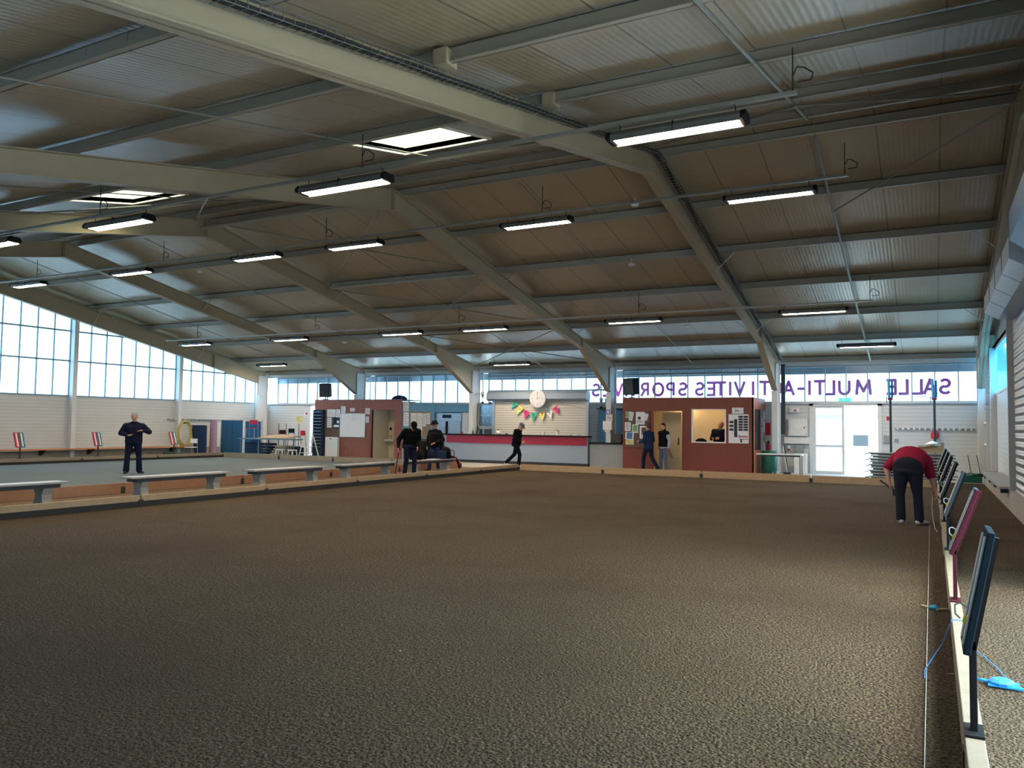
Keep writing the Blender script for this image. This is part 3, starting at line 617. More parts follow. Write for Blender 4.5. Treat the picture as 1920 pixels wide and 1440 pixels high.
# white collage board
t = thing('photo_board', 'white board covered with small photos right of the kiosk window', 'notice board', (-5.88, 27.8, 1.57), )
MB().box(-6.22, -5.54, 27.78, 27.8, 1.07, 2.07).build('panel', 'paper', t, True)
q = MB(); q2 = MB(); r_ = random.Random(3)
for i in range(2):
    for j in range(6): q.box(-5.88+i*.17, -5.73+i*.17, 27.774, 27.78, 1.5+j*.09, 1.57+j*.09)
for j in range(3): q.box(-6.19, -6.05, 27.774, 27.78, 1.5+j*.13, 1.58+j*.13)
q.box(-6.03, -5.92, 27.774, 27.78, 1.28, 1.9).box(-5.86, -5.56, 27.774, 27.78, 1.2, 1.22).box(-5.82, -5.76, 27.774, 27.78, 1.1, 1.2)
q.build('photos', 'ink', t, True)
text('Buvette', .12, 'inkr', 'heading', t, Vector((-5.87, 27.772, 1.27))-t.location, (PI/2, 0, 0), off=.003, width=.3)
t = sheet(-6.1, -5.71, 2.09, 2.3, 27.79, 'white sheet with dark logo above the photo board', lines=0)
text('Jsc', .13, 'ink', 'logo', t, (-.09, -.007, -.03), (PI/2, 0, 0), off=.002)
# side wall papers (facing +X)
t = thing('notice_board', 'grey board with white sheets on the orange kiosk side', 'notice board', (-5.37, 29.55, 1.4))
MB().box(-5.375, -5.36, 29.02, 29.85, .2, 2.25).build('panel', 'grey', t, True)
for i, (a, b, c, d) in enumerate(((29.55, 29.8, 1.9, 2.2), (29.15, 29.35, 1.7, 2.0), (29.45, 29.75, 1.45, 1.85), (29.1, 29.35, 1.25, 1.65), (29.1, 29.4, .55, 1.2), (29.5, 29.75, .5, 1.1))):
    t2 = thing('notice', '%s on the grey board of the kiosk side' % ['top white sheet', 'small upper sheet', 'wide middle sheet', 'narrow middle sheet', 'tall yellow-topped sheet', 'lower right sheet'][i], 'paper', (-5.355, (a+b)/2, (c+d)/2), 'pinned papers')
    MB().box(-5.36, -5.352, a, b, c, d).build('sheet', 'paper', t2, True)
    if i == 4: MB().box(-5.352, -5.35, a, b, d-.15, d).build('heading', 'yel', t2, True)
# loudspeakers on the kiosk roofs
def speaker(x, y, z, rz, tilt, label):
    t = thing('loudspeaker', label, 'speaker', (x, y, z), 'loudspeakers on the kiosks'); t.rotation_euler = (tilt, 0, rz)
    MB().box(-.24, .24, -.18, .18, .04, .66).build('cabinet', 'black', t, bev=.015)
    MB().box(-.22, .22, -.19, -.18, .06, .64).build('grille', 'dark', t)
    MB().cyl((0, 0, -.06), (0, 0, .05), .02).box(-.1, .1, -.1, .1, -.08, -.06).build('stand', 'dark', t)
speaker(-24.85, 28.35, 2.76, .35, .12, 'black loudspeaker tilted on top of the brown panelled kiosk')
speaker(-9.93, 28.3, 2.76, -.3, .12, 'black loudspeaker tilted on the red-brown kiosk in front of the lettering')

# ------------------------------------------------------------ left kiosk (marbled brown boards)
K = thing('toilet_block', 'marbled brown board block with a doorway, left of the bar', 'kiosk', (-22.9, 29, 0))
MB().wall(1, 28.2, 28.26, -25.35, -20.4, 0, 2.64, [(-22.0, -20.78, -.1, 2.2)]).box(-25.35, -25.29, 28.26, 29.9, 0, 2.64).build('front_wall', 'board', K, True)
MB().box(-25.35, -20.4, 28.2, 28.26, 2.64, 2.67).box(-25.35, -20.6, 28.26, 29.9, 2.64, 2.67).build('roof', 'board', K, True)
MB().box(-22.12, -22.0, 28.17, 28.28, 0, 2.2).build('door_post', 'kiosk', K, True)
MB().box(-25.2, -20.6, 29.5, 29.55, 0, 2.6).box(-22.1, -22.05, 28.3, 29.5, 0, 2.6).build('inner_wall', 'cream', K, True)
t = thing('louvre_rack', 'dark blue rack of horizontal slats at the left end of the brown block', 'rack', (-25.1, 28.1, 0))
MB().box(-25.42, -24.75, 28.16, 28.19, .02, 2.2).box(-24.8, -24.72, 28.05, 28.18, .02, 2.2).build('back', 'bluefab', t, True)
q = MB()
for i in range(12): q.box(-25.42, -24.82, 28.02, 28.16, .48+i*.145, .505+i*.145)
q.build('slats', 'shbox', t, True)
t = thing('pin_board', 'tall narrow pin board between slat rack and white board', 'notice board', (-24.2, 28.19, 1.5)); MB().box(-24.6, -23.8, 28.175, 28.195, .95, 2.25).build('cork', 'pin', t, True)
sheet(-24.58, -24.08, 1.87, 2.22, 28.17, 'large white sheet at the top of the narrow pin board', lines=3)
sheet(-24.05, -23.81, 1.85, 2.22, 28.17, 'white sheet at the top right of the narrow pin board', lines=3)
sheet(-24.57, -24.3, 1.38, 1.84, 28.17, 'tall white sheet on the left of the narrow pin board', lines=4)
t = sheet(-24.2, -23.83, 1.36, 1.86, 28.17, 'dark blue poster with white shapes on the narrow pin board', m='bluefab', pic=('whitep', .1, .9, .1, .3), lines=0)
MB().cyl((.09, -.006, .04), (.09, -.003, .04), .07).build('white_disc', 'paper', t)
t = one('white_cupboard', MB().box(-24.55, -23.83, 28.05, 28.19, .02, .95), 'white', 'low white cabinet door panel under the narrow pin board', 'cabinet', world=False, bev=.006)
h_ = MB().box(-24.28, -24.18, 28.03, 28.05, .86, .9).build('latch', 'dark', t)
t = thing('whiteboard', 'large blank white board on the brown block', 'whiteboard', (-23.1, 28.19, 1.5)); MB().box(-23.8, -22.38, 28.165, 28.195, .98, 2.02).build('panel', 'paper', t, True)
MB().box(-23.82, -22.36, 28.155, 28.195, .96, .985).box(-23.82, -22.36, 28.16, 28.195, 2.015, 2.04).box(-23.82, -23.795, 28.16, 28.195, .96, 2.04).box(-22.385, -22.36, 28.16, 28.195, .96, 2.04).build('frame', 'alu', t, True)
sheet(-23.1, -22.98, 1.7, 2.0, 28.155, 'small strip of paper stuck on the white board', lines=3)
sheet(-23.78, -23.52, 2.05, 2.36, 28.19, 'sheet pinned above the left corner of the white board', lines=4)
sheet(-23.25, -22.99, 2.13, 2.28, 28.19, 'small framed note above the white board', lines=2)
def nosmoke(x, z, y, s, label):
    t = thing('no_smoking_sign', label, 'sign', (x, y, z), 'no smoking signs')
    MB().box(-s, s, -.006, 0, -s, s).build('plate', 'paper', t)
    r = MB()
    for i in range(24):
        a, b = 2*PI*i/24, 2*PI*(i+1)/24; r.beam((s*.72*math.cos(a), -.008, s*.72*math.sin(a)), (s*.72*math.cos(b), -.008, s*.72*math.sin(b)), .004, s*.16, (0, 1, 0))
    r.beam((-s*.5, -.009, s*.5), (s*.5, -.009, -s*.5), .004, s*.15, (0, 1, 0)); r.build('red_ring', 'inkr', t)
    MB().box(-s*.45, s*.4, -.0075, -.006, -s*.07, s*.07).build('cigarette', 'ink', t)
nosmoke(-22.26, 2.14, 28.19, .13, 'square no smoking sign left of the brown block doorway')
sheet(-22.37, -22.18, 1.63, 1.9, 28.19, 'small white sheet under the no smoking sign on the brown block', lines=4)
t = thing('wash_basin', 'small white wash basin inside the brown block doorway', 'basin', (-21.75, 29.3, .85)); MB().box(-22.0, -21.5, 29.05, 29.49, .8, .88).build('bowl', 'whitep', t, True, bev=.02); MB().cyl((-21.85, 29.4, .88), (-21.85, 29.4, 1.05), .015).cyl((-21.85, 29.4, 1.05), (-21.85, 29.25, 1.03), .012).build('tap', 'alu', t, True)
one('hand_dryer', MB().box(-21.35, -21.05, 29.4, 29.49, 1.0, 1.3), 'whitep', 'white box on the wall behind the man with the cane', 'dispenser', bev=.02)
one('soap_dispenser', MB().box(-21.95, -21.87, 29.42, 29.49, 1.3, 1.42), 'black', 'small black dispenser above the wash basin', 'dispenser', bev=.01)
t = thing('bag', 'dark blue bundle lying on the roof of the brown block', 'bag', (-20.75, 28.5, 2.67)); MB().lathe((-20.75, 28.5, 2.67), [(.36, 0), (.34, .06), (.22, .15), (.04, .19)], 14).build('bundle', 'navy2', t, True, smooth=True); MB().cyl((-20.55, 28.35, 2.69), (-20.52, 28.33, 2.82), .04).build('flap', 'tealboard', t, True)

# recess with notices and fridges between the brown block and the bar
def diag(a, z0, z1, off, th):     # slab along the slanting wall; a = (from, to) measured from the corner
    n_ = Vector((.7071, -.7071)); u = Vector((.7071, .7071)); p = Vector((-20.4, 28.25)); q = []
    for k_, o_ in ((a[0], off), (a[1], off), (a[1], off+th), (a[0], off+th)): w_ = p+u*k_+n_*o_; q.append((w_.x, w_.y))
    return MB().prism(q, 2, z0, z1)
dw = diag((0, 1.42), 1.0, 2.5, 0, -.05); dw.box(-19.4, -17.3, 29.86, 29.92, 1.0, 2.45).box(-19.45, -17.3, 29.25, 29.33, 2.13, 2.45)
struct('wall_recess', dw, 'bluew'); struct('wall_recess.001', diag((0, 1.42), 0, 1.0, 0, -.05), 'grey')
def dsheet(a, z0, z1, label, **k):
    t_ = sheet(-.5*(a[1]-a[0]), .5*(a[1]-a[0]), z0, z1, 0, label, **k); m_ = (a[0]+a[1])/2
    t_.location = (-20.4+.7071*m_+.7071*.035, 28.25+.7071*m_-.7071*.035, (z0+z1)/2); t_.rotation_euler = (0, 0, PI/4)
t = thing('notice_board', 'wooden notice board full of white papers behind the two standing men', 'notice board', (-20, 28.7, 1.5)); diag((.32, 1.25), 1.02, 2.14, .002, .02).build('board', 'wood2', t, True)
for i, (a, c, d) in enumerate((((.36, .62), 1.15, 2.08), ((.64, .88), 1.05, 2.08), ((.9, 1.04), 1.5, 2.06), ((1.06, 1.22), 1.6, 2.08))):
    dsheet(a, c, d, 'white sheets on the notice board behind the standing men, %s column' % ['far left', 'second', 'third', 'far right'][i], lines=8)
dsheet((.03, .27), 2.15, 2.58, 'tall white notice at the corner above the standing men', lines=6)
dsheet((.05, .28), 1.5, 2.1, 'sheets pinned on the corner left of the wooden notice board', lines=6)
dsheet((.6, .75), .68, .95, 'small framed notice low on the grey wall behind the standing men', lines=3)
t = thing('drinks_fridge', 'tall steel fridge with two doors left of the bar', 'fridge', (-18.75, 29.5, 0)); MB().box(-19.5, -18.05, 29.35, 29.83, .05, 2.1).build('body', 'steelw', t, True, bev=.01)
for a, b in ((-19.48, -18.85), (-18.72, -18.08)):
    dd = MB().box(a, b, 29.32, 29.35, .1, 1.74).build('door', 'steelw', t, True, bev=.008); MB().box(b-.05 if a < -19 else a+.02, b-.02 if a < -19 else a+.05, 29.29, 29.32, .9, 1.5).build('handle', 'alu', dd, True)
MB().box(-18.83, -18.74, 29.32, 29.35, .1, 1.74).build('gap', 'black', t, True)
tb = thing('clock_display', 'small dark blue sign plate above the fridge doors', 'sign', (-18.8, 29.33, 1.95)); MB().box(-19.02, -18.58, 29.31, 29.34, 1.88, 2.02).build('plate', 'navy2', tb, True, bev=.01)
t = thing('fridge', 'white upright fridge beside the bar column', 'fridge', (-17.82, 29.5, 0)); MB().box(-18.02, -17.5, 29.35, 29.83, .05, 2.12).build('body', 'whitep', t, True, bev=.01); MB().box(-17.53, -17.5, 29.31, 29.35, 1.2, 1.7).build('handle', 'dark', t, True)
for i, x in enumerate((-19.55, -18.85)):
    t = thing('dark_bin', 'dark bin bag holder behind the benches, %s' % ['left', 'right'][i], 'bin', (x, 28.6, .02)); MB().lathe((x, 28.6, .02), [(.24, 0), (.3, .6), (.31, .85)], 14).build('body', 'black', t, True); MB().lathe((x, 28.6, .87), [(.32, 0), (.3, .06), (.05, .09)], 14).build('lid', 'dark', t, True)

# ------------------------------------------------------------ bar
B = thing('bar_counter', 'long bar counter with dark top and dark red band', 'counter', (-15, 28.6, 0))
MB().box(-18.35, -11.72, 28.34, 28.78, 1.16, 1.21).build('worktop', 'black', B, True, bev=.006)
MB().box(-18.2, -11.78, 28.395, 28.42, .84, 1.16).build('red_band', 'red', B, True)
MB().box(-18.3, -11.75, 28.42, 28.76, .14, 1.16).build('front', 'counter', B, True); MB().box(-18.28, -11.77, 28.46, 28.72, .02, .14).build('kickboard', 'dark', B, True)
T_ = thing('roller_shutter', 'closed cream slatted roller shutter behind the bar', 'shutter', (-14.1, 29.05, 0))
MB().box(-16.22, -12.05, 29.03, 29.06, 1.19, 2.64).build('curtain', 'slat', T_, True)
MB().prism([(28.78, 2.68), (28.88, 2.6), (29.12, 2.6), (29.22, 2.68), (29.22, 2.9), (29.12, 2.99), (28.88, 2.99), (28.78, 2.9)], 0, -16.5, -11.98).build('box', 'shbox', T_, True)
each(MB().box(-16.32, -16.2, 28.98, 29.1, .02, 2.62).box(-12.07, -11.95, 28.98, 29.1, .02, 2.62), 'guide_rail', 'alu', T_, True)
MB().box(-16.2, -12.07, 29.0, 29.1, .02, 1.19).build('parapet', 'grey', T_, True)
# wall clock
t = thing('wall_clock', 'large round white wall clock above the bar', 'clock', (-14.08, 28.74, 2.68))
MB().cyl((0, 0, 0), (0, .04, 0), .36, n=40).build('case', 'clockf', t); MB().cyl((0, -.006, 0), (0, 0, 0), .335, n=40).build('face', 'clockf', t)
mk = MB()
for i in range(12):
    a = i*PI/6; mk.beam((.27*math.sin(a), -.008, .27*math.cos(a)), (.315*math.sin(a), -.008, .315*math.cos(a)), .004, .016, (0, 1, 0))
for i in range(40):
    a, b = i*PI/20, (i+1)*PI/20; mk.beam((.2*math.sin(a), -.007, .2*math.cos(a)), (.2*math.sin(b), -.007, .2*math.cos(b)), .003, .004, (0, 1, 0))
mk.build('marks', 'grey', t)
for i, n_ in enumerate(('12', '3', '6', '9')):
    a = i*PI/2; text(n_, .07, 'ink', 'numeral', t, (.235*math.sin(a), -.009, .235*math.cos(a)), (PI/2, 0, 0), align='CENTER')
MB().beam((0, -.012, -.05), (0, -.012, .25), .004, .012, (0, 1, 0)).build('minute_hand', 'black', t); MB().beam((-.02, -.014, -.01), (.13, -.014, .075), .004, .018, (0, 1, 0)).build('hour_hand', 'black', t)
# bunting BUVETTE
t = thing('bunting', 'coloured pennant bunting hanging under the clock, spelling BUVETTE', 'bunting', (-14.3, 28.9, 2.3))
pen = [('B', 'teal', (-15.26, 2.62), (-15.08, 2.46), (-15.38, 2.28)), ('U', 'papery', (-15.03, 2.44), (-14.8, 2.3), (-15.13, 2.0)), ('V', 'red', (-14.8, 2.26), (-14.51, 2.12), (-14.77, 1.87)),
       ('E', 'teal', (-14.47, 2.11), (-14.18, 2.11), (-14.38, 1.76)), ('T', 'papery', (-14.1, 2.11), (-13.83, 2.13), (-13.94, 1.78)), ('T', 'paper', (-13.79, 2.11), (-13.52, 2.24), (-13.54, 1.87)), ('E', 'red', (-13.5, 2.26), (-13.29, 2.44), (-13.23, 2.04))]
pcol = {'teal': mat('pennant_green', '#1fae8c', .6), 'papery': mat('pennant_yellow', '#ecd766', .6), 'red': mat('pennant_magenta', '#d22d78', .6), 'paper': M['paper']}
for ch, cl, a, b, c in pen:
    q = MB().add([(u, 28.93+dy, v) for dy in (0, .004) for u, v in (a, b, c)], [(0, 1, 2), (5, 4, 3), (0, 3, 4, 1), (1, 4, 5, 2), (2, 5, 3, 0)]); p_ = q.build('pennant', pcol[cl], t, True)
    cx, cz = (a[0]+b[0]+c[0])/3, (a[1]+b[1]+c[1])/3+.03; ang = math.atan2(b[1]-a[1], b[0]-a[0])
    text(ch, .15, 'ink', 'pennant_letter', p_, Vector((cx, 28.925, cz))-t.location, (PI/2, -ang, 0), off=.004, align='CENTER')
MB().tube([(-15.7, 28.93, 2.58), (-15.26, 28.93, 2.62)]+[(u, 28.932, v) for _, _, a, b, _ in pen for u, v in (a, b)]+[(-13.0, 28.93, 2.45), (-12.1, 28.93, 2.3)], .005).build('cord', 'ink', t, True)
# glass cabinet with trophies
t = thing('display_cabinet', 'glass-fronted cabinet hanging between the column and the bar shutter', 'cabinet', (-16.78, 29.3, 1.5))
MB().box(-17.12, -17.08, 29.15, 29.6, 1.42, 2.5).box(-16.42, -16.38, 29.15, 29.6, 1.42, 2.5).box(-17.12, -16.38, 29.15, 29.6, 1.42, 1.54).box(-17.12, -16.38, 29.15, 29.6, 2.44, 2.5).box(-17.08, -16.42, 29.56, 29.6, 1.54, 2.44).build('case', 'shbox', t, True)
each(MB().box(-17.08, -16.42, 29.2, 29.55, 1.98, 2.0), 'shelf', 'whitep', t, True); MB().box(-17.08, -16.42, 29.16, 29.17, 1.54, 2.44).build('glass_door', 'glassy', t, True)
for i, (x, z, h, mm) in enumerate(((-16.95, 1.56, .3, 'silver'), (-16.75, 1.56, .36, 'gold'), (-16.55, 1.56, .28, 'silver'), (-16.92, 2.0, .3, 'gold'), (-16.68, 2.0, .34, 'silver'), (-16.5, 2.0, .26, 'paperg'))):
    one('bottle', MB().lathe((x, 29.35, z), [(.045, 0), (.05, h*.55), (.02, h*.75), (.02, h)], 10), mm, 'bottle shape in the glass cabinet, %s' % ['lower shelf left', 'lower shelf middle', 'lower shelf right', 'upper shelf left', 'upper shelf middle', 'upper shelf right'][i], 'bottle', 'bottles in the glass cabinet', smooth=True)
def trophy(x, y, z, h, m_, label):
    t = thing('trophy_cup', label, 'trophy', (x, y, z), 'trophy cups')
    MB().lathe((0, 0, 0), [(.07, 0), (.07, h*.12), (.05, h*.14)], 12).build('base', 'black', t)
    MB().lathe((0, 0, h*.14), [(.03, 0), (.012, h*.12), (.02, h*.3), (.015, h*.36), (.05, h*.45), (.075, h*.7), (.085, h*.86)], 14).build('cup', m_, t, smooth=True)
    for s_ in (-1, 1): MB().tube([(s_*.07, 0, h*.85), (s_*.12, 0, h*.9), (s_*.12, 0, h*.72), (s_*.06, 0, h*.62)], .007).build('handle', m_, t)
trophy(-17.0, 29.35, 2.5, .5, 'silver', 'tall silver cup on the glass cabinet beside the column')
trophy(-16.62, 29.35, 2.5, .4, 'silver', 'dark cup on the glass cabinet beside the shutter box')
one('wall_shelf', MB().box(-11.9, -10.15, 29.7, 29.98, 2.28, 2.32), 'dark', 'dark trophy shelf on the wall right of the bar', 'shelf')
for i, (x, h) in enumerate(((-11.75, .42), (-11.52, .4), (-11.3, .36), (-10.75, .44), (-10.45, .4))):
    trophy(x, 29.82, 2.32, h, 'silver', 'trophy cup on the shelf right of the bar, %s' % ['leftmost', 'second from the left', 'just left of the column', 'just right of the column', 'rightmost'][i])
# niche right of the bar
t = thing('back_counter', 'grey low counter in the dark niche right of the bar', 'counter', (-10.9, 28.6, 0))
MB().box(-11.7, -10.13, 28.45, 28.78, .92, .97).build('worktop', 'black', t, True); MB().box(-11.7, -10.13, 28.52, 28.76, .02, .92).build('front', 'grey', t, True)
struct('wall_niche', MB().box(-11.9, -10.1, 29.9, 29.97, 0, 2.26), 'bluew')
t = thing('paper_towel_dispenser', 'white paper towel dispenser on the column right of the bar', 'dispenser', (-11.0, 28.7, 1.6)); MB().box(-11.2, -10.82, 28.58, 28.795, 1.45, 1.8).build('case', 'whitep', t, True, bev=.03); MB().box(-11.12, -10.9, 28.6, 28.75, 1.38, 1.45).build('towel', 'paper', t, True)
nosmoke(-11.0, 1.93, 28.785, .13, 'round no smoking sign on the column right of the bar')
sheet(-11.13, -10.98, 2.06, 2.24, 28.79, 'small blue pictogram on the column right of the bar', m='paperb', lines=0, name='pictogram', pic=('paper', .2, .8, .2, .8))
one('espresso_machine', MB().box(-10.75, -10.4, 28.5, 28.75, .97, 1.3), 'dark', 'dark machine on the low counter right of the bar', 'machine', bev=.02)
# things standing on the bar
def cup(x, y, z, r, h, m_, label, nm='cup'): return one(nm, MB().lathe((x, y, z), [(r*.8, 0), (r, h*.2), (r, h)], 12), m_, label, nm, 'small things on the bar')
cup(-17.55, 28.6, 1.21, .04, .09, 'redc', 'small red cup on the left end of the bar'); cup(-17.3, 28.62, 1.21, .045, .06, 'whitep', 'low white cup near the left end of the bar')
for i, x in enumerate((-17.02, -16.85, -16.68)): one('bottle', MB().lathe((x, 28.6, 1.21), [(.03, 0), (.03, .1), (.012, .15), (.012, .2)], 10), 'dark', 'small dark bottle on the bar under the glass cabinet, %s' % ['left', 'middle', 'right'][i], 'bottle', 'small things on the bar')
t = thing('beer_tap', 'chrome beer tap column on the bar beside the shutter', 'tap', (-16.5, 28.58, 1.21), None); MB().cyl((0, 0, 0), (0, 0, .3), .035).cyl((-.12, 0, .3), (.12, 0, .3), .03).build('column', 'alu', t); each(MB().cyl((-.08, 0, .3), (-.08, -.08, .24), .012).cyl((.08, 0, .3), (.08, -.08, .24), .012), 'spout', 'alu', t)
t = thing('teapot', 'white jug with dark lid on the bar', 'jug', (-15.8, 28.58, 1.21)); MB().lathe((0, 0, 0), [(.07, 0), (.08, .08), (.06, .16)], 14).build('body', 'whitep', t, smooth=True); MB().lathe((0, 0, .16), [(.06, 0), (.03, .03), (.005, .05)], 12).build('lid', 'dark', t); MB().tube([(.07, 0, .04), (.13, 0, .07), (.12, 0, .13), (.07, 0, .14)], .008).build('handle', 'whitep', t)
one('ashtray', MB().lathe((-15.4, 28.58, 1.21), [(.05, 0), (.06, .05)], 12), 'dark', 'small dark pot on the bar left of the walking man', 'pot', 'small things on the bar')
cup(-13.72, 28.58, 1.21, .055, .14, 'whitep', 'white tumbler on the bar right of the walking man')
t = thing('cutlery_pot', 'white pot holding dark utensils on the bar', 'pot', (-13.1, 28.58, 1.21), 'small things on the bar'); MB().lathe((0, 0, 0), [(.05, 0), (.055, .15)], 12).build('pot', 'whitep', t); MB().cyl((-.02, 0, .02), (-.05, .01, .24), .008).cyl((.01, 0, .02), (.02, .01, .22), .008).cyl((.03, 0, .02), (.06, 0, .2), .008).build('utensils', 'dark', t)
for i, x in enumerate((-12.55, -12.2)): one('cloth', MB().lathe((x, 28.58, 1.21), [(.11, 0), (.08, .035), (.02, .05)], 10), 'grey', 'crumpled grey cloth on the right end of the bar, %s' % ['left', 'right'][i], 'cloth', 'small things on the bar')

# ------------------------------------------------------------ lettering on the outside of the glass
def arc(cx, cz, rx, rz_, a0, a1, n=12): return [(cx+rx*math.cos(math.radians(a0+(a1-a0)*i/n)), cz+rz_*math.sin(math.radians(a0+(a1-a0)*i/n))) for i in range(n+1)]
GL = dict(S=[arc(.15, .365, .13, .125, 30, 270)+arc(.15, .135, .14, .125, 90, -150)[1:]], A=[[(0, 0), (.17, .5), (.34, 0)], [(.07, .16), (.27, .16)]], L=[[(0, .5), (0, 0), (.24, 0)]], E=[[(.25, .5), (0, .5), (0, 0), (.25, 0)], [(0, .26), (.22, .26)]],
  M=[[(0, 0), (.04, .5), (.22, .1), (.4, .5), (.44, 0)]], U=[[(0, .5), (0, .17)]+arc(.16, .17, .16, .17, 180, 360)+[(.32, .5)]], T=[[(-.02, .5), (.32, .5)], [(.15, .5), (.15, 0)]], I=[[(0, .5), (0, 0)]], C=[arc(.2, .25, .2, .25, 50, 310)], V=[[(0, .5), (.17, 0), (.34, .5)]],
  P=[[(0, 0), (0, .5), (.12, .5)]+arc(.12, .365, .14, .135, 90, -90)+[(0, .23)]], O=[arc(.2, .25, .2, .25, 0, 360, 22)], R=[[(0, 0), (0, .5), (.12, .5)]+arc(.12, .37, .13, .13, 90, -90)+[(0, .24)], [(.12, .24), (.26, 0)]])
LETTERS = [('S', 0.42), ('A', -0.02), ('L', -0.4), ('L', -0.83), ('E', -1.2), ('M', -2.08), ('U', -2.7), ('L', -3.16), ('T', -3.51), ('I', -3.86), ('-', -4.16), ('A', -4.58), ('C', -5.0), ('T', -5.42), ('I', -5.84), ('V', -6.33), ('I', -6.68), ('T', -7.04), ('E', -7.41), ('S', -7.84), ('S', -8.5), ('P', -8.99), ('O', -9.48), ('R', -10.03), ('T', -10.5), ('I', -10.8), ('V', -11.14), ('E', -11.65), ('S', -12.1)]
GL['-'] = [[(0, .22), (.17, .22)]]
lt = MB()
for ch, cx in LETTERS:
    xs_ = [p[0] for st in GL[ch] for p in st]; w0 = (min(xs_)+max(xs_))/2
    for st in GL[ch]:
        for (ua, va), (ub, vb) in zip(st, st[1:]):
            dd = Vector((ub-ua, vb-va)); dn = dd.normalized()*.035 if len(st) < 8 else dd.normalized()*.008
            if ch in 'TLEI-' or (ch == 'U'): dn = dn*.9
            lt.beam((cx-(ua-dn.x-w0), 30.13, 2.84+(va-dn.y)*.94), (cx-(ub+dn.x-w0), 30.13, 2.84+(vb+dn.y)*.94), .1, .026, (0, 1, 0))
        for u_, v_ in st[1:-1]: lt.cyl((cx-(u_-w0), 30.117, 2.84+v_*.94), (cx-(u_-w0), 30.143, 2.84+v_*.94), .05, n=10)
lo_ = lt.build('window_lettering', 'letter')
r = lo_.modifiers.new('r', 'REMESH'); r.mode = 'VOXEL'; r.voxel_size = .008
bpy.context.view_layer.update(); me_ = bpy.data.meshes.new_from_object(lo_.evaluated_get(bpy.context.evaluated_depsgraph_get())); lo_.modifiers.clear(); lo_.data = me_; me_.materials.clear(); me_.materials.append(M['letter'])
tag(lo_, 'purple capital lettering on the glass, read mirrored from inside', 'lettering')

# ------------------------------------------------------------ around the glazed door
t = thing('exit_sign', 'green lit exit sign above the glazed door', 'exit sign', (-2.67, 29.95, 2.63)); MB().box(-.2, .2, -.03, .02, -.05, .07).build('case', emis('exit_green', '#3fbf9a', .9), t); MB().box(-.05, .0, -.035, -.03, -.03, .05).beam((.03, -.033, .01), (.12, -.033, .01), .004, .02, (0, 1, 0)).build('pictogram', 'paper', t)
t = thing('electric_cabinet', 'pale grey wall cabinet left of the glazed door', 'cabinet', (-4.24, 29.9, 1.65)); MB().box(-4.56, -3.92, 29.8, 29.99, 1.33, 1.96).build('body', 'white', t, True, bev=.008); MB().box(-4.52, -3.96, 29.785, 29.8, 1.36, 1.93).build('door', 'whitep', t, True); MB().box(-4.02, -3.99, 29.77, 29.785, 1.6, 1.68).build('handle', 'dark', t, True)
one('cable_duct', MB().box(-4.7, -3.85, 29.85, 29.99, 1.06, 1.3), 'whitep', 'horizontal white duct box below the grey wall cabinet', 'duct', bev=.006)
t = thing('alarm_box', 'small white alarm box with red mark high on the wall', 'alarm', (-4.38, 29.95, 2.26)); MB().box(-4.53, -4.2, 29.9, 29.99, 2.18, 2.36).build('case', 'whitep', t, True, bev=.01); MB().box(-4.37, -4.29, 29.895, 29.9, 2.22, 2.28).build('button', 'inkr', t, True)
t = thing('soap_dispenser', 'small white and red dispenser hanging below the duct box', 'dispenser', (-4.55, 29.95, .92)); MB().box(-4.6, -4.5, 29.9, 29.99, .88, 1.0).build('case', 'whitep', t, True); MB().lathe((-4.55, 29.93, .8), [(.03, 0), (.04, .08)], 10).build('bottle', 'inkr', t, True)
one('meter_box', MB().box(-4.33, -4.05, 29.85, 29.99, .72, 1.02), 'grey', 'grey meter box right of the small dispenser', 'box', bev=.008)
one('radiator_panel', MB().box(-4.32, -3.9, 29.5, 29.72, .02, .72), 'whitep', 'white low cupboard standing under the meter box', 'cupboard', bev=.01)
t = thing('fire_extinguisher', 'red fire extinguisher hanging on the back corner of the kiosk', 'extinguisher', (-5.27, 29.93, .8), 'fire extinguishers')
MB().lathe((-5.27, 29.93, .8), [(.04, 0), (.07, .04), (.07, .2), (.03, .27)], 12).build('cylinder', 'redc', t, True, smooth=True); MB().cyl((-5.27, 29.93, 1.04), (-5.27, 29.93, 1.14), .03).box(-5.38, -5.24, 29.91, 29.95, 1.06, 1.09).build('valve', 'black', t, True)
one('fire_sign', MB().box(-5.36, -5.34, 29.88, 29.99, 1.35, 1.8).box(-5.36, -5.2, 29.97, 29.99, 1.35, 1.8), 'redc', 'red fire notice strip at the kiosk rear corner', 'sign')
t = thing('waste_bin', 'dark green round waste bin behind the small table', 'bin', (-4.98, 28.48, .02)); MB().lathe((-4.98, 28.48, .1), [(.22, 0), (.25, .05), (.26, .66), (.24, .72)], 20).build('drum', 'green', t, True, smooth=True); each(MB().cyl((-5.15, 28.48, .02), (-5.15, 28.48, .12), .02).cyl((-4.8, 28.48, .02), (-4.8, 28.48, .12), .02), 'foot', 'dark', t, True)
t = thing('broom', 'black broom and white board leaning behind the green bin', 'broom', (-4.5, 28.9, .02)); MB().cyl((-4.4, 28.7, .05), (-4.66, 29.6, 1.0), .014).build('handle', 'black', t, True); MB().beam((-4.42, 28.75, .08), (-4.7, 29.6, .95), .1, .02, (1, 0, 0)).build('board', 'whitep', t, True); MB().box(-4.55, -4.3, 28.65, 28.74, .02, .09).build('brush', 'dark', t, True)
T_ = thing('side_table', 'narrow white-topped table with thin dark legs beside the kiosk', 'table', (-4.4, 27.3, .02))
MB().box(-5.15, -3.72, 27.0, 27.5, .73, .76).build('top', 'whitep', T_, True, bev=.004); MB().box(-5.1, -3.77, 27.04, 27.46, .68, .73).build('apron', 'dark', T_, True)
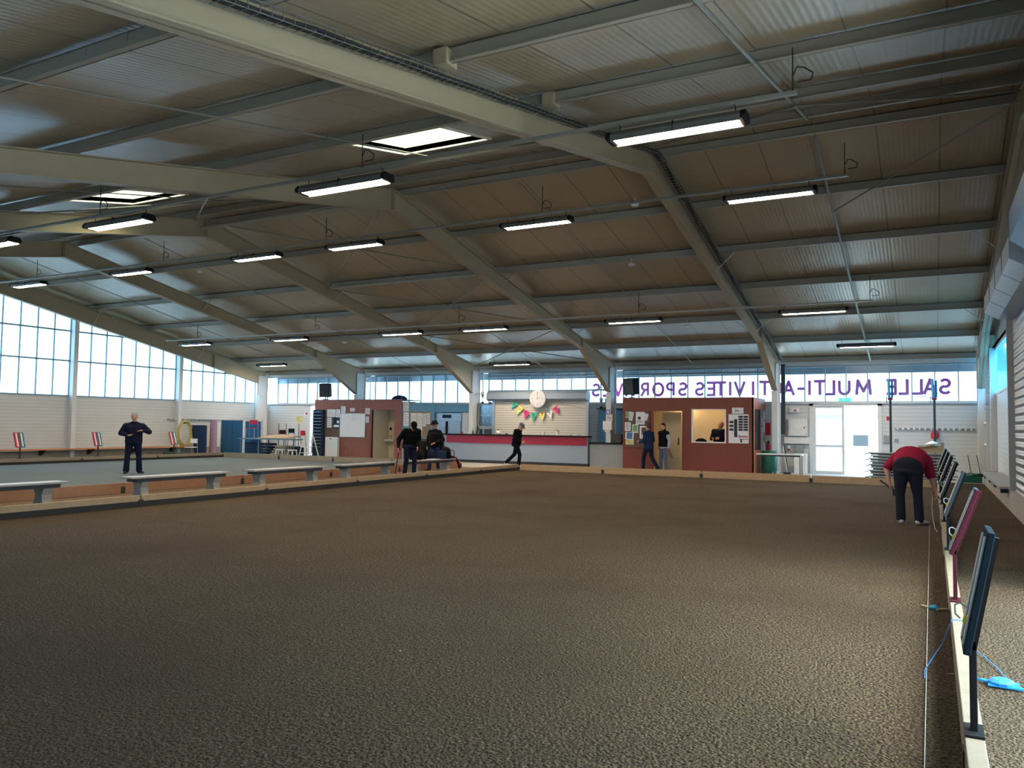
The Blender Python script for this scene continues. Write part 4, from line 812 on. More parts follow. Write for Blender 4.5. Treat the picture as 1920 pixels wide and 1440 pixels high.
for x in (-5.1, -3.77):
    for y in (27.04, 27.46): MB().cyl((x, y, .02), (x, y, .7), .014).build('leg', 'dark', T_, True)
t = thing('wall_sign', 'small red and white safety sign right of the glazed door', 'sign', (-1.3, 29.98, 1.98)); MB().box(-1.38, -1.22, 29.98, 29.995, 1.89, 2.08).build('plate', 'paper', t, True); MB().box(-1.36, -1.24, 29.975, 29.98, 1.91, 2.06).build('print', 'inkr', t, True)
one('switch_box', MB().box(-1.45, -1.25, 29.93, 29.99, 1.15, 1.4), 'grey', 'grey switch box right of the glazed door', 'box', bev=.01)
one('switch_box', MB().box(-1.12, -1.0, 29.95, 29.99, 1.2, 1.3), 'grey', 'tiny grey switch beside the first tall pole', 'box', bev=.01)
for i, (xa, xb, yy, ax) in enumerate(((-1.1, 1.25, 29.95, 1), (24.0, 27.2, -30.12, 0))):
    t = thing('coat_rack', ['long white coat rack with hooks on the far wall by the poles', 'coat rack with hooks on the gable wall behind the hose'][i], 'coat rack', (0, 0, 1.68), 'coat racks')
    bx = MB(); hk = MB(); n_ = 14
    if ax == 1: bx.box(xa, xb, yy, yy+.04, 1.62, 1.67)
    else: bx.box(yy-.05, yy, xa, xb, 1.64, 1.7)
    for j in range(n_):
        u = xa+(xb-xa)*(j+.5)/n_
        if ax == 1: hk.lathe((u, yy-.04, 1.6), [(.03, 0), (.04, .04), (.03, .09)], 8).cyl((u, yy, 1.64), (u, yy-.05, 1.64), .012)
        else: hk.cyl((yy, u, 1.67), (yy+.1, u, 1.67), .02).cyl((yy+.1, u, 1.67), (yy+.1, u, 1.73), .025)
    bx.build('rail', 'grey', t, True); hk.build('hooks', 'whitep', t, True)
one('red_bag', MB().lathe((.1, 29.85, 1.3), [(.05, 0), (.12, .05), (.12, .18), (.06, .3), (.02, .35)], 12), 'redc', 'crimson bag hanging from the far coat rack', 'bag', smooth=True)
for i, x in enumerate((-1.12, .09)):
    t = thing('tall_pole', 'tall dark pole topped by a narrow board, %s' % ['nearer the glazed door', 'beside the red hanging bag'][i], 'pole', (x, 27.3, .02), 'tall poles by the far wall')
    MB().cyl((x, 27.3, .02), (x, 27.3, 2.62), .035).build('pole', 'dark', t, True); each(MB().box(x-.25, x+.25, 27.15, 27.45, .02, .05), 'foot', 'dark', t, True)
    a = .5; MB().beam((x-.03, 27.25, 2.58), (x-.05, 27.25, 3.17), .16, .03, (.9, .3, 0)).build('board', 'blue', t, True); MB().beam((x+.05, 27.3, 2.6), (x+.05, 27.3, 3.12), .06, .05, (0, 1, 0)).build('board_frame', 'tealboard', t, True)
    MB().tube([(x+.1, 27.3, 2.58), (x-.1, 27.25, 2.6), (x-.3, 27.2, 2.63), (x-.5, 27.2, 2.63)], .01).cyl((x-.1, 27.25, 2.62), (x-.1, 27.25, 2.45), .012).build('arm', 'dark', t, True); MB().box(x-.07, x+.07, 27.24, 27.34, 2.52, 2.58).build('clamp', 'redc', t, True)
# stack of folded benches
w9 = [(-1.8, .6), (-1.75, .66), (-1.82, .6), (-1.74, .68), (-1.8, .62), (-1.76, .7), (-1.8, .66), (-1.74, .62), (-1.8, .6)]
for i, (a, b) in enumerate(w9):
    t = thing('folded_bench', 'long folded bench in the stack by the right border, %s' % ['bottom one', 'second from the bottom', 'third from the bottom', 'fourth from the bottom', 'middle one', 'fourth from the top', 'third from the top', 'second from the top', 'top one'][i], 'bench', (0, 26.5, .14+i*.088), 'stacked folded benches')
    z = .14+i*.088; MB().box(a+.1, b-.1, 26.25, 26.75, z+.035, z+.07).build('top', 'benchtop', t, True); MB().box(a+.16, b-.16, 26.28, 26.72, z, z+.035).build('folded_legs', 'dark', t, True)
    each(MB().box(a, a+.12, 26.3, 26.34, z+.012, z+.035).box(b-.12, b, 26.5, 26.54, z+.012, z+.035), 'tube_end', 'charcoal', t, True)
for i, x in enumerate((-1.4, .2)): one('stack_block', MB().box(x-.1, x+.1, 26.25, 26.75, .0, .14), 'wood2', 'wooden block under the %s end of the bench stack' % ['left', 'right'][i], 'block', 'blocks under the bench stack')
t = thing('cardboard_box', 'open brown cardboard box lying on top of the bench stack', 'box', (-.06, 26.5, .93)); MB().box(-.35, .25, 26.3, 26.7, .935, 1.12).build('carton', 'card', t, True); MB().beam((-.36, 26.26, 1.14), (.24, 26.26, 1.22), .02, .17, (0, 1, 0)).box(.24, .32, 26.3, 26.7, .935, 1.24).build('flap', 'card', t, True)
one('clear_bag', MB().lathe((.02, 26.55, 1.12), [(.16, 0), (.2, .06), (.1, .13), (.03, .16)], 10), 'whitep', 'crumpled white plastic on the cardboard box', 'bag', smooth=True)
# right wall corner
t = thing('recessed_cupboard', 'tall brown recess with two white shelves in the right wall', 'cupboard', (1.6, 28.6, 0)); MB().box(1.66, 1.69, 27.7, 29.7, .1, 1.85).build('back', 'pin', t, True)
for z_ in (1.82, 1.16): MB().box(1.45, 1.69, 27.6, 29.8, z_, z_+.06).build('shelf', 'whitep', t, True)
MB().box(1.45, 1.69, 27.5, 27.6, .02, 1.88).build('side', 'white', t, True); MB().box(1.45, 1.69, 29.8, 29.98, .02, 1.88).build('side', 'white', t, True)
struct('trim_7', MB().box(1.54, 1.7, 27.1, 27.3, .43, 4.05), 'white')
t = thing('dustpan', 'dark green bin lid and dustpan set on the far platform by the right wall', 'bin', (1.05, 28.1, .02)); MB().box(.82, 1.34, 27.9, 28.3, .02, .2).build('tray', 'green', t, True, bev=.01); MB().lathe((1.08, 28.1, .2), [(.14, 0), (.16, .04), (.12, .09)], 12).build('lid', 'green', t, True)
for i, x in enumerate((.98, 1.22)): one('broom', MB().cyl((x+.08, 28.1, .3), (x, 28.2, .85), .012).box(x+.0, x+.16, 28.02, 28.18, .2, .3), 'dark', 'thin dark broom standing in the green tray, %s' % ['left', 'right'][i], 'broom', 'brooms in the green tray')
# roller shutter of the right wall
T_ = thing('roller_shutter', 'large corrugated white roller shutter on the right wall', 'shutter', (1.5, 14.5, 0))
MB().box(1.47, 1.5, 12.2, 18.6, .0, 3.9).build('curtain', 'slat2', T_, True)
each(MB().box(1.36, 1.5, 18.6, 18.75, .42, 3.9).box(1.4, 1.6, 12.0, 12.2, .42, 3.9), 'guide_rail', 'grey', T_, True)
hexp = lambda: [(.95, 3.92), (1.18, 3.78), (1.75, 3.78), (1.75, 4.36), (1.18, 4.36), (.95, 4.22)]
MB().prism([(u, v) for u, v in hexp()], 1, 12.4, 18.0).build('housing', 'shbox', T_, True)
q = MB()
for y in (13.6, 15.0, 16.4): q.prism([(u-.006 if u < 1.7 else u, v) for u, v in hexp()], 1, y, y+.015)
q.build('housing_seam', 'dark', T_, True)
T_ = thing('roller_shutter', 'rolled-up roller shutter housing nearest the camera on the right wall', 'shutter', (1.5, 7, 0))
MB().prism([(.9, 4.0), (1.15, 3.8), (1.75, 3.8), (1.75, 4.5), (1.15, 4.5), (.9, 4.35)], 1, 4.2, 11.6).build('housing', 'blue', T_, True)
each(MB().box(1.4, 1.6, 9.45, 9.6, .0, 3.8), 'guide_rail', 'grey', T_, True)

# ------------------------------------------------------------ far left corner
t = thing('yellow_hose', 'coiled yellow garden hose hanging on the gable wall', 'hose', (-29.95, 24.75, 1)); hm = MB()
for k in range(9):
    r1, r2 = .3+.03*(k % 5), .52+.025*(k % 4); hm.tube([(-30.0+.05+.015*k, 24.75+(r1)*math.sin(a*PI/12), 1.02+.02*(k % 3)+r2*math.cos(a*PI/12)) for a in range(25)], .014)
hm.build('coil', 'yellow', t, True); MB().cyl((-30.1, 24.75, 1.5), (-29.85, 24.75, 1.5), .02).build('hook', 'dark', t, True)
one('leaning_board', MB().add([(-29.9, 25.1, 1.42), (-29.0, 25.1, 1.42), (-28.75, 24.9, .02), (-29.4, 24.9, .02), (-29.9, 25.2, 1.42), (-29.0, 25.2, 1.42), (-28.75, 25.0, .02), (-29.4, 25.0, .02)], [(0, 1, 2, 3), (7, 6, 5, 4), (0, 4, 5, 1), (1, 5, 6, 2), (2, 6, 7, 3), (3, 7, 4, 0)]), 'bluefab', 'dark blue board leaning in the far left corner', 'board')
one('wrapped_roll', MB().cyl((-29.2, 25.75, .02), (-29.2, 25.75, 1.66), .16, n=18), 'pink', 'upright roll in pinkish wrapping beside the blue panels', 'roll')
for i, (a, b, h) in enumerate(((-29.85, -28.35, 1.7), (-28.28, -27.2, 1.66))):
    t = thing('partition_panel', 'tall blue panel with white edges, %s' % ['wide left one', 'narrow right one'][i], 'panel', ((a+b)/2, 26.75, .02), 'blue partition panels')
    MB().box(a+.04, b-.04, 26.75, 26.8, .1, h-.04).build('sheet', 'blue', t, True); MB().box(a, a+.04, 26.73, 26.82, .02, h).box(b-.04, b, 26.73, 26.82, .02, h).box(a, b, 26.73, 26.82, h-.04, h).build('edge_frame', 'whitep', t, True)
    if i == 0: MB().box((a+b)/2-.01, (a+b)/2+.01, 26.735, 26.75, .1, h).build('seam', 'tealboard', t, True)
def chair(label, loc, rz, m1, m2, grp='loose chairs in the left corner'):
    t = thing('metal_chair', label, 'chair', loc, grp, rz)
    MB().box(-.2, .2, -.2, .2, .43, .46).build('seat', m1, t, bev=.01); MB().box(-.2, .2, .18, .21, .62, .82).build('backrest', m1, t, bev=.01)
    for sx_, sy_ in ((-1, -1), (1, -1), (-1, 1), (1, 1)): MB().cyl((sx_*.19, sy_*.18, .43 if sy_ < 0 else .8), (sx_*.21, sy_*.22, 0), .012).build('leg', m2, t)
    return t
T_ = thing('work_table', 'long teal metal table loaded with cardboard in the left corner', 'table', (-26, 26.3, .02))
MB().box(-27.75, -24.55, 25.85, 26.6, .82, .87).build('top', 'teal', T_, True)
for x in (-27.6, -26.5, -25.0):
    for y in (25.9, 26.5): MB().box(x-.02, x+.02, y-.02, y+.02, .02, .82).build('leg', 'teal', T_, True)
chair('red-backed metal chair standing on the teal table', (-27.25, 26.2, .87), .4, 'redboard', 'alu'); chair('dark red chair behind the teal table', (-26.9, 27.6, .42), .1, 'maroon', 'alu')
chair('dark padded chair back behind the cardboard', (-25.7, 27.3, .5), 3.0, 'black', 'dark'); chair('pale chair below the hose', (-28.95, 24.3, .0), .2, 'whitep', 'grey')
one('low_crate', MB().box(-27.2, -26.6, 27.3, 27.9, .02, .42), 'bluefab', 'dark crate under the dark red chair behind the teal table', 'crate', bev=.01); one('low_crate', MB().box(-26.0, -25.4, 27.0, 27.6, .02, .5), 'bluefab', 'dark crate under the padded chair behind the cardboard', 'crate', bev=.01)
one('cardboard_sheets', MB().add([(-26.6, 25.9, .88), (-24.8, 25.85, .89), (-24.6, 26.3, .95), (-25.8, 26.5, .98), (-26.5, 26.4, .93), (-26.6, 25.9, .9), (-24.8, 25.85, .91), (-24.6, 26.3, 1.02), (-25.8, 26.5, 1.05), (-26.5, 26.4, .99)], [(0, 1, 2, 3, 4), (9, 8, 7, 6, 5), (0, 5, 6, 1), (1, 6, 7, 2), (2, 7, 8, 3), (3, 8, 9, 4), (4, 9, 5, 0)]), 'card', 'flattened cardboard sheets piled on the teal table', 'cardboard')
for i in range(5): one('cardboard_sheet', MB().box(-26.0+.1*i, -25.2+.05*i, 26.0, 26.45, .05+i*.11, .13+i*.11), 'wood2', 'pale flat pack under the teal table, layer %s' % ['at the floor', 'second up', 'middle', 'fourth up', 'topmost'][i], 'pack', 'flat packs under the table')
for i in range(5): one('dark_crate', MB().box(-27.5+.06*(i % 2), -26.2+.05*i, 26.05, 26.5, .04+i*.13, .14+i*.13), 'bluefab', 'dark stacked slab under the left of the teal table, %s' % ['lowest', 'second', 'middle', 'fourth', 'top'][i], 'slab', 'dark slabs under the table')
for i, (x, y, a) in enumerate(((-25.1, 25.95-.25, .3), (-24.45, 25.75, -.2))):
    t = thing('plastic_stool', 'small white plastic stool in front of the teal table, %s' % ['left', 'right'][i], 'stool', (x, y-.05+.15, .02), 'white plastic stools', a)
    MB().box(-.17, .17, -.14, .14, .36, .4).build('seat', 'whitep', t, bev=.015)
    for sx_ in (-1, 1):
        for sy_ in (-1, 1): MB().beam((sx_*.13, sy_*.1, .36), (sx_*.2, sy_*.15, 0), .04, .03).build('leg', 'whitep', t)
t = thing('step_ladder', 'white folding step ladder frame beside the open left door', 'ladder', (-24.35, 26.9-.2, .02))
for dx in (-.35, .35): each(MB().beam((-24.35+dx, 26.35+.15, .02), (-24.35+dx*.7, 26.7, 1.02), .05, .03).beam((-24.35+dx, 27.05, .02), (-24.35+dx*.7, 26.75, 1.02), .05, .03), 'rail', 'whitep', t, True)
for k in range(3): MB().box(-24.65, -24.05, 26.5+.06*k, 26.6+.06*k, .25+.25*k, .28+.25*k).build('step', 'whitep', t, True)
for i, x in enumerate((-26.15, -25.7, -24.95)): one('metal_post', MB().cyl((x, 26.75, .02), (x, 26.75, 1.54), .014).cyl((x-.1, 26.75, .03), (x+.1, 26.75, .03), .012), 'dark', 'thin dark upright rod behind the teal table, %s' % ['left', 'middle', 'right'][i], 'post', 'thin rods in the left corner')
t = thing('wire_fence', 'low wire mesh stand beside the left doorway', 'mesh', (-24.8, 27.4-.2, .02)); q = MB()
for k in range(5): q.cyl((-24.9+.12*k, 27.6, .02), (-24.9+.12*k, 27.6, 1.1), .006)
for k in range(4): q.cyl((-24.9, 27.6, .1+.3*k), (-24.42, 27.6, .1+.3*k), .006)
q.build('mesh', 'dark', t, True)
sheet(-28.18, -27.75, 1.6, 1.92, 29.99, 'framed yellow-green plan on the far wall left of the door', m='papery', lines=4, pic=None); sheet(-27.6, -27.42, 1.95, 2.15, 29.99, 'small sign on the far wall near the left doorway', pic=('inkr', .3, .9, .2, .8), lines=0)
one('fire_point', MB().box(-27.75, -27.55, 29.85, 29.99, .95, 1.2), 'redc', 'small red device low on the far wall near the left doorway', 'alarm', bev=.01)
one('blue_ground_mat', MB().box(-29.6, -28.9, 23.4, 24.0, 0, .22), 'green', 'dark green crate under the pale chair', 'crate', bev=.01)

# bags on the last bench
t = thing('backpack', 'black backpack sitting on the right end of the last bench', 'backpack', (-14.4, 22.5, .45)); MB().lathe((-14.4, 22.45, .45), [(.14, 0), (.18, .08), (.17, .26), (.12, .36), (.03, .4)], 14).build('body', 'blk', t, True, smooth=True)
MB().lathe((-14.36, 22.18, .45), [(.1, 0), (.13, .06), (.12, .2), (.15, .26)], 12).build('pocket', 'bluefab', t, True, smooth=True); MB().tube([(-14.3, 22.6, .75), (-14.25, 22.72, .7), (-14.25, 22.74, .55), (-14.3, 22.65, .5)], .012).build('strap', 'blk', t, True)
one('red_scarf', MB().tube([(-14.45, 22.62, .5), (-14.35, 22.8, .5), (-14.3, 22.96, .43), (-14.28, 23.05, .3), (-14.27, 23.12, .15), (-14.27, 23.12, .02)], .045, 10).cyl((-14.4, 22.55, .46), (-14.5, 22.35, .47), .03), 'maroon', 'dark red strap hanging off the right end of the last bench', 'strap', smooth=True)
one('folder', MB().box(-14.5, -14.3, 21.45, 21.75, .45, .47), 'paper', 'white folder lying on the last bench beside the backpack', 'folder')
one('sports_bag', MB().lathe((-15.0+.3, 21.15, .45), [(.2, 0), (.24, .1), (.22, .28), (.08, .34)], 14), 'blk', 'large black bag on the last bench between the two men', 'bag', smooth=True)
one('black_bag', MB().lathe((-14.6, 22.0-.12, .45), [(.1, 0), (.13, .08), (.12, .22), (.05, .3)], 12), 'navy', 'upright dark bag on the last bench behind the man in the hat', 'bag', smooth=True)
# building seen outside through the door
b = thing('outbuilding', 'low pale building outside seen through the glazed door', 'building', (0, 62, -.1)); MB().box(-16, 8, 62, 70, -.1, 2.6).build('wall', 'paper', b, True); MB().box(-16.5, 8.5, 61.5, 70.5, 2.6, 2.7).build('roof', 'outside', b, True)
for i in range(5): MB().box(-13+i*4, -12+i*4, 61.95, 62, .4, 1.2).build('window', 'dark', b, True)

# ------------------------------------------------------------ people
def ell(c, r, ax=None, n=10):
    """points on an ellipsoid, ax = 3 axis vectors"""
    c = Vector(c); r = (r, r, r) if isinstance(r, (int, float)) else r; ax = ax or (Vector((1, 0, 0)), Vector((0, 1, 0)), Vector((0, 0, 1)))
    out = []
    for i in range(1, n):
        th = PI*i/n
        for j in range(n*2-4):
            ph = 2*PI*j/(n*2-4); out.append(c+ax[0]*r[0]*math.sin(th)*math.cos(ph)+ax[1]*r[1]*math.sin(th)*math.sin(ph)+ax[2]*r[2]*math.cos(th))
    return out+[c+ax[2]*r[2], c-ax[2]*r[2]]
class Blob:
    def __init__(s): s.bm = bmesh.new()
    def hull(s, *pts):
        vs = [s.bm.verts.new(p) for q in pts for p in q]; r = bmesh.ops.convex_hull(s.bm, input=vs, use_existing_faces=False)
        bad = [v for v in r['geom_interior'] if isinstance(v, bmesh.types.BMVert)] + [v for v in r['geom_unused'] if isinstance(v, bmesh.types.BMVert)]
        if bad: bmesh.ops.delete(s.bm, geom=list(set(bad)), context='VERTS')
        return s
    def limb(s, pts, rs, n=8):
        for a, b, ra, rb in zip(pts, pts[1:], rs, rs[1:]): s.hull(ell(a, ra, n=n), ell(b, rb, n=n))
        return s
    def build(s, name, m, parent, vox=.014, smooth=4):
        me = bpy.data.meshes.new(name); s.bm.to_mesh(me); s.bm.free()
        o = bpy.data.objects.new(name, me); COL.objects.link(o)
        r = o.modifiers.new('r', 'REMESH'); r.mode = 'VOXEL'; r.voxel_size = vox; r.use_smooth_shade = True
        q = o.modifiers.new('s', 'SMOOTH'); q.iterations = smooth; q.factor = .5
        bpy.context.view_layer.update()
        m2 = bpy.data.meshes.new_from_object(o.evaluated_get(bpy.context.evaluated_depsgraph_get())); m2.name = name
        o.modifiers.clear(); o.data = m2; m2.materials.clear(); m2.materials.append(M[m]); o.parent = parent
        for p in m2.polygons: p.use_smooth = True
        return o
V = lambda *a: Vector(a)
BASE = dict(pelvis=V(0, 0, .96), chest=V(0, .0, 1.3), neck=V(0, -.01, 1.47), head=V(0, .03, 1.63), look=V(0, 1, 0),
            rsh=V(.18, 0, 1.39), rel=V(.25, -.03, 1.13), rwr=V(.25, .06, .89), rhd=V(0, .3, -1), rpl=V(-1, 0, 0),
            lsh=V(-.18, 0, 1.39), lel=V(-.25, -.03, 1.13), lwr=V(-.25, .06, .89), lhd=V(0, .3, -1), lpl=V(1, 0, 0),
            rhip=V(.09, 0, .92), rkn=V(.1, .02, .5), ran=V(.11, -.02, .09), rtoe=V(.1, 1, 0),
            lhip=V(-.09, 0, .92), lkn=V(-.1, .02, .5), lan=V(-.11, -.02, .09), ltoe=V(-.1, 1, 0))
def person(label, loc, face, pose, H=1.75, top='navy', legs='navy', shoes='shoe', hair='hairg', cap=None, build=1.0, sleeves=True, vest=None, hat=False, curl=.5, flare=1.0, bald=False, hem=.07, waist=.03):
    t = thing('person', label, 'person', loc, None, math.atan2(-face[0], face[1])); k = H/1.75
    P = {**{a: b.copy() for a, b in BASE.items()}, **{a: Vector(b) for a, b in pose.items()}}
    dirs = ('look', 'rhd', 'lhd', 'rpl', 'lpl', 'rtoe', 'ltoe')
    P = {a: (b.normalized() if a in dirs else b*k) for a, b in P.items()}
    up = (P['neck']-P['pelvis']).normalized(); sx_ = (P['rsh']-P['lsh']).normalized(); fy = up.cross(sx_).normalized(); sx_ = fy.cross(up).normalized(); A = (sx_, fy, up)
    kh = k*1.13; hu = (P['head']-P['neck']).normalized(); lk = (P['look']-hu*P['look'].dot(hu)).normalized(); hx_ = lk.cross(hu).normalized(); HA = (hx_, lk, hu)
    w = build; mid = (P['pelvis']+P['chest'])/2
    def torso(b, g, lo=0.0, hem=0):
        b.hull(ell(P['chest'], ((.165+g)*w*k, (.105+g)*w*k, .13*k), A), ell(mid-up*.02*k, ((.145+g)*w*k, (.1+g)*w*k, .1*k), A))
        b.hull(ell(mid-up*.02*k, ((.145+g)*w*k, (.1+g)*w*k, .1*k), A), ell(P['pelvis']-up*hem*k, ((.15+g)*w*k, (.11+g)*w*k, .09*k), A))
        b.hull(ell(P['chest']+up*.06*k, ((.13+g)*k, (.075+g)*k, .06*k), A), ell(P['rsh'], (.058+g)*k), ell(P['lsh'], (.058+g)*k)); b.hull(ell(P['chest']+up*.1*k, ((.1+g)*k, (.07+g)*k, .05*k), A), ell(P['neck']-up*.03*k, (.06+g*.6)*k), ell(P['rsh']-sx_*.03*k, (.045+g)*k), ell(P['lsh']+sx_*.03*k, (.045+g)*k))
    def hand(b, wr, hd, pl, side):
        hd = hd.normalized(); pl = (pl-hd*pl.dot(hd)).normalized(); ac = hd.cross(pl).normalized()*side
        c = wr+hd*.055*k
        b.limb([wr, wr+hd*.02*k], [.027*k, .026*k]); b.hull(ell(wr+hd*.03*k, (.03*k, .014*k, .02*k), (ac, pl, hd), 6), ell(wr+hd*.085*k, (.04*k, .013*k, .015*k), (ac, pl, hd), 6))
        for i, ln in enumerate((.068, .078, .073, .056)):
            p0 = wr+hd*.09*k+ac*(.031-.0205*i)*k; a1 = curl*.6; d1 = hd*math.cos(a1)+pl*math.sin(a1); a2 = curl*1.8; d2 = hd*math.cos(a2)+pl*math.sin(a2)
            p1 = p0+d1*ln*.5*k; p2 = p1+d2*ln*.5*k; b.limb([p0, p1, p2], [.0095*k, .009*k, .008*k], 5)
        q0 = wr+hd*.035*k+ac*.028*k; q1 = q0+(hd*.6+ac*.6+pl*.4)*.04*k; b.limb([q0, q1, q1+(hd*.8+pl*.5)*.03*k], [.012*k, .0105*k, .009*k], 5)
    # body, one continuous skin
    b = Blob(); torso(b, 0)
    b.limb([P['neck']-up*.03*k, P['head']-hu*.05*k], [.055*k, .052*k])
    b.hull(ell(P['head']+hu*.025*kh-lk*.01*kh, (.074*kh, .094*kh, .095*kh), HA), ell(P['head']-hu*.01*kh+lk*.02*kh, (.068*kh, .075*kh, .08*kh), HA))
    b.hull(ell(P['head']-hu*.01*kh+lk*.02*kh, (.062*kh, .07*kh, .06*kh), HA), ell(P['head']-hu*.09*kh+lk*.055*kh, (.032*kh, .028*kh, .022*kh), HA, 6))
    b.hull(ell(P['head']+hu*.01*kh+lk*.085*kh, .009*kh, n=5), ell(P['head']-hu*.025*kh+lk*.107*kh, (.014*kh, .013*kh, .01*kh), HA, 5))
    for s_ in (-1, 1): b.hull(ell(P['head']-hu*.0*kh+hx_*s_*.077*kh, (.008*kh, .018*kh, .03*kh), HA, 6))
    for q in 'rl':
        sd = 1 if q == 'r' else -1
        b.limb([P[q+'sh'], P[q+'el'], P[q+'wr']], [.05*k*w, .04*k*w, .028*k]); hand(b, P[q+'wr'], P[q+'hd'], P[q+'pl'], -1)
        b.limb([P[q+'hip'], P[q+'kn'], P[q+'an']], [.085*k*w, .055*k, .04*k]); td = P[q+'toe']; b.hull(ell(P[q+'an']-V(0, 0, .04*k), .035*k), ell(P[q+'an']+td*.14*k-V(0, 0, .055*k), .028*k, n=6))
    body = b.build('body', 'skin', t, .0085, 3)
    for s_ in (-1, 1):
        e = MB(); c = P['head']+hu*.012*kh+lk*.085*kh+hx_*s_*.03*kh; e.cyl(c, c+lk*.006*kh, .008*kh, .005*kh, 8); e.build('eye', 'eye', t)
    c = P['head']-hu*.055*kh+lk*.082*kh; MB().beam(c-hx_*.02*kh, c+hx_*.02*kh, .01*kh, .008*kh, hu).build('mouth', 'lip', t)
    # trousers
    g = .016; b = Blob()
    b.hull(ell(P['pelvis']+up*waist*k, ((.15+g)*w*k, (.108+g)*w*k, .07*k), A), ell((P['rhip']+P['lhip'])/2-V(0, 0, .02*k), ((.16+g)*w*k, (.105+g)*w*k, .08*k), (sx_, sx_.cross(V(0, 0, 1))*-1, V(0, 0, 1))))
    b.hull(ell(P['pelvis'], ((.15+g)*w*k, (.11+g)*w*k, .108*k), A), ell(P['pelvis']+up*waist*k, ((.15+g)*w*k, (.108+g)*w*k, .07*k), A))
    for q in 'rl': b.limb([P[q+'hip']-V(0, 0, .02*k), P[q+'kn'], P[q+'an']+(P[q+'kn']-P[q+'an'])*.03], [(.094*w)*k, .075*k, .066*k*flare])
    b.build('trousers', legs, t, .014, 3)
    for q in 'rl':
        td = P[q+'toe']; a = P[q+'an']-V(0, 0, .035*k); b = Blob(); b.hull(ell(a-td*.035*k, (.042*k, .042*k, .045*k)), ell(a+td*.1*k-V(0, 0, .005), (.045*k, .045*k, .034*k)), ell(a+td*.18*k-V(0, 0, .015), (.035*k, .035*k, .024*k)))
        b.build('shoe', shoes, t, .011, 2)
    # upper garment
    g = .022; b = Blob(); torso(b, g+.008, hem=hem)
    for q in 'rl':
        e = P[q+'wr'] if sleeves is True else P[q+'sh']+(P[q+'el']-P[q+'sh'])*.85
        if sleeves is True: b.limb([P[q+'sh'], P[q+'el'], e-(P[q+'wr']-P[q+'el'])*.06], [.068*k*w, .058*k*w, .044*k])
        else: b.limb([P[q+'sh'], e], [.068*k*w, .062*k*w])
    b.limb([P['neck']-up*.04*k, P['neck']+up*.015*k], [.075*k, .066*k])
    b.build('jacket' if sleeves is True else 'shirt', top, t, .014, 3)
    if vest:
        b = Blob(); torso(b, .042, hem=.03); b.limb([P['neck']-up*.03*k, P['neck']+up*.03*k], [.085*k, .078*k]); b.build('vest', vest, t, .014, 3)
        z_ = MB(); c0 = P['neck']+fy*.1*k; z_.beam(c0-up*.03*k, P['pelvis']+fy*.145*w*k+up*.0, .018, .012, fy); z_.build('zip', 'lgrey', t)
    # hair, cap, hat
    if not bald and not hat:
        b = Blob(); b.hull(ell(P['head']+hu*.042*kh-lk*.02*kh, (.081*kh, .094*kh, .088*kh), HA), ell(P['head']-hu*.01*kh-lk*.05*kh, (.074*kh, .055*kh, .07*kh), HA)); b.build('hair', hair, t, .01, 2)
    if cap:
        b = Blob(); b.hull(ell(P['head']+hu*.055*kh-lk*.012*kh, (.088*kh, .104*kh, .08*kh), HA)); b.build('cap', cap, t, .01, 2)
        q = MB(); c = P['head']+hu*.04*kh+lk*.075*kh; pts = [c+hx_*.07*kh*math.cos(a)+lk*(.085*kh*math.sin(a))-hu*.012*math.sin(a) for a in [PI*i/8 for i in range(9)]]
        q.add(pts+[p+hu*.006 for p in pts], [tuple(range(9)), tuple(range(17, 8, -1))]+[(i, i+1, 10+i, 9+i) for i in range(8)]+[(8, 0, 9, 17)]); q.build('cap_peak', cap, t)
    if hat:
        q = MB(); c = P['head']+hu*.05*kh
        vs = []; n = 20
        prof = [(.135, 0), (.14, .006), (.092, .014), (.088, .07), (.078, .105), (.03, .1)]
        for r, z in prof: vs += [c+(hx_*math.cos(2*PI*i/n)*.92+lk*math.sin(2*PI*i/n)*1.08)*r*kh+hu*z*kh for i in range(n)]
        q.add(vs, [(a*n+i, a*n+(i+1) % n, (a+1)*n+(i+1) % n, (a+1)*n+i) for a in range(len(prof)-1) for i in range(n)]+[tuple(range(n))[::-1], tuple(range((len(prof)-1)*n, len(prof)*n))]); q.build('hat', 'blk', t, smooth=True)
        b = Blob(); b.hull(ell(P['head']+hu*.015*kh-lk*.02*kh, (.08*kh, .09*kh, .06*kh), HA)); b.build('hair', hair, t, .01, 2)
    return t, P, k
def toworld(t, v):
    a = t.rotation_euler[2]; return Vector((v.x*math.cos(a)-v.y*math.sin(a), v.x*math.sin(a)+v.y*math.cos(a), v.z))+t.location

# man in the left court, looking at his hands
person('person in dark blue jacket standing alone in the left court, hands raised at the belly', (-21.25, 15.75, 0), (21.2, -15.8), dict(
    rel=V(.34, -.02, 1.16), rwr=V(.16, .22, 1.1), rhd=V(-1, .5, .0), rpl=V(0, .2, 1), rsh=V(.22, 0, 1.37), lsh=V(-.22, 0, 1.37),
    lel=V(-.4, .08, 1.2), lwr=V(-.22, .29, 1.24), lhd=V(1, .5, .1), lpl=V(0, .2, -1), look=V(.05, 1, -.15),
    rhip=V(.1, 0, .92), rkn=V(.15, .03, .5), ran=V(.17, 0, .09), lhip=V(-.1, 0, .92), lkn=V(-.15, .02, .5), lan=V(-.17, -.04, .09), ltoe=V(-.7, 1, 0), rtoe=V(.25, 1, 0)), H=1.83, build=1.3, hair='hairg', flare=1.3)
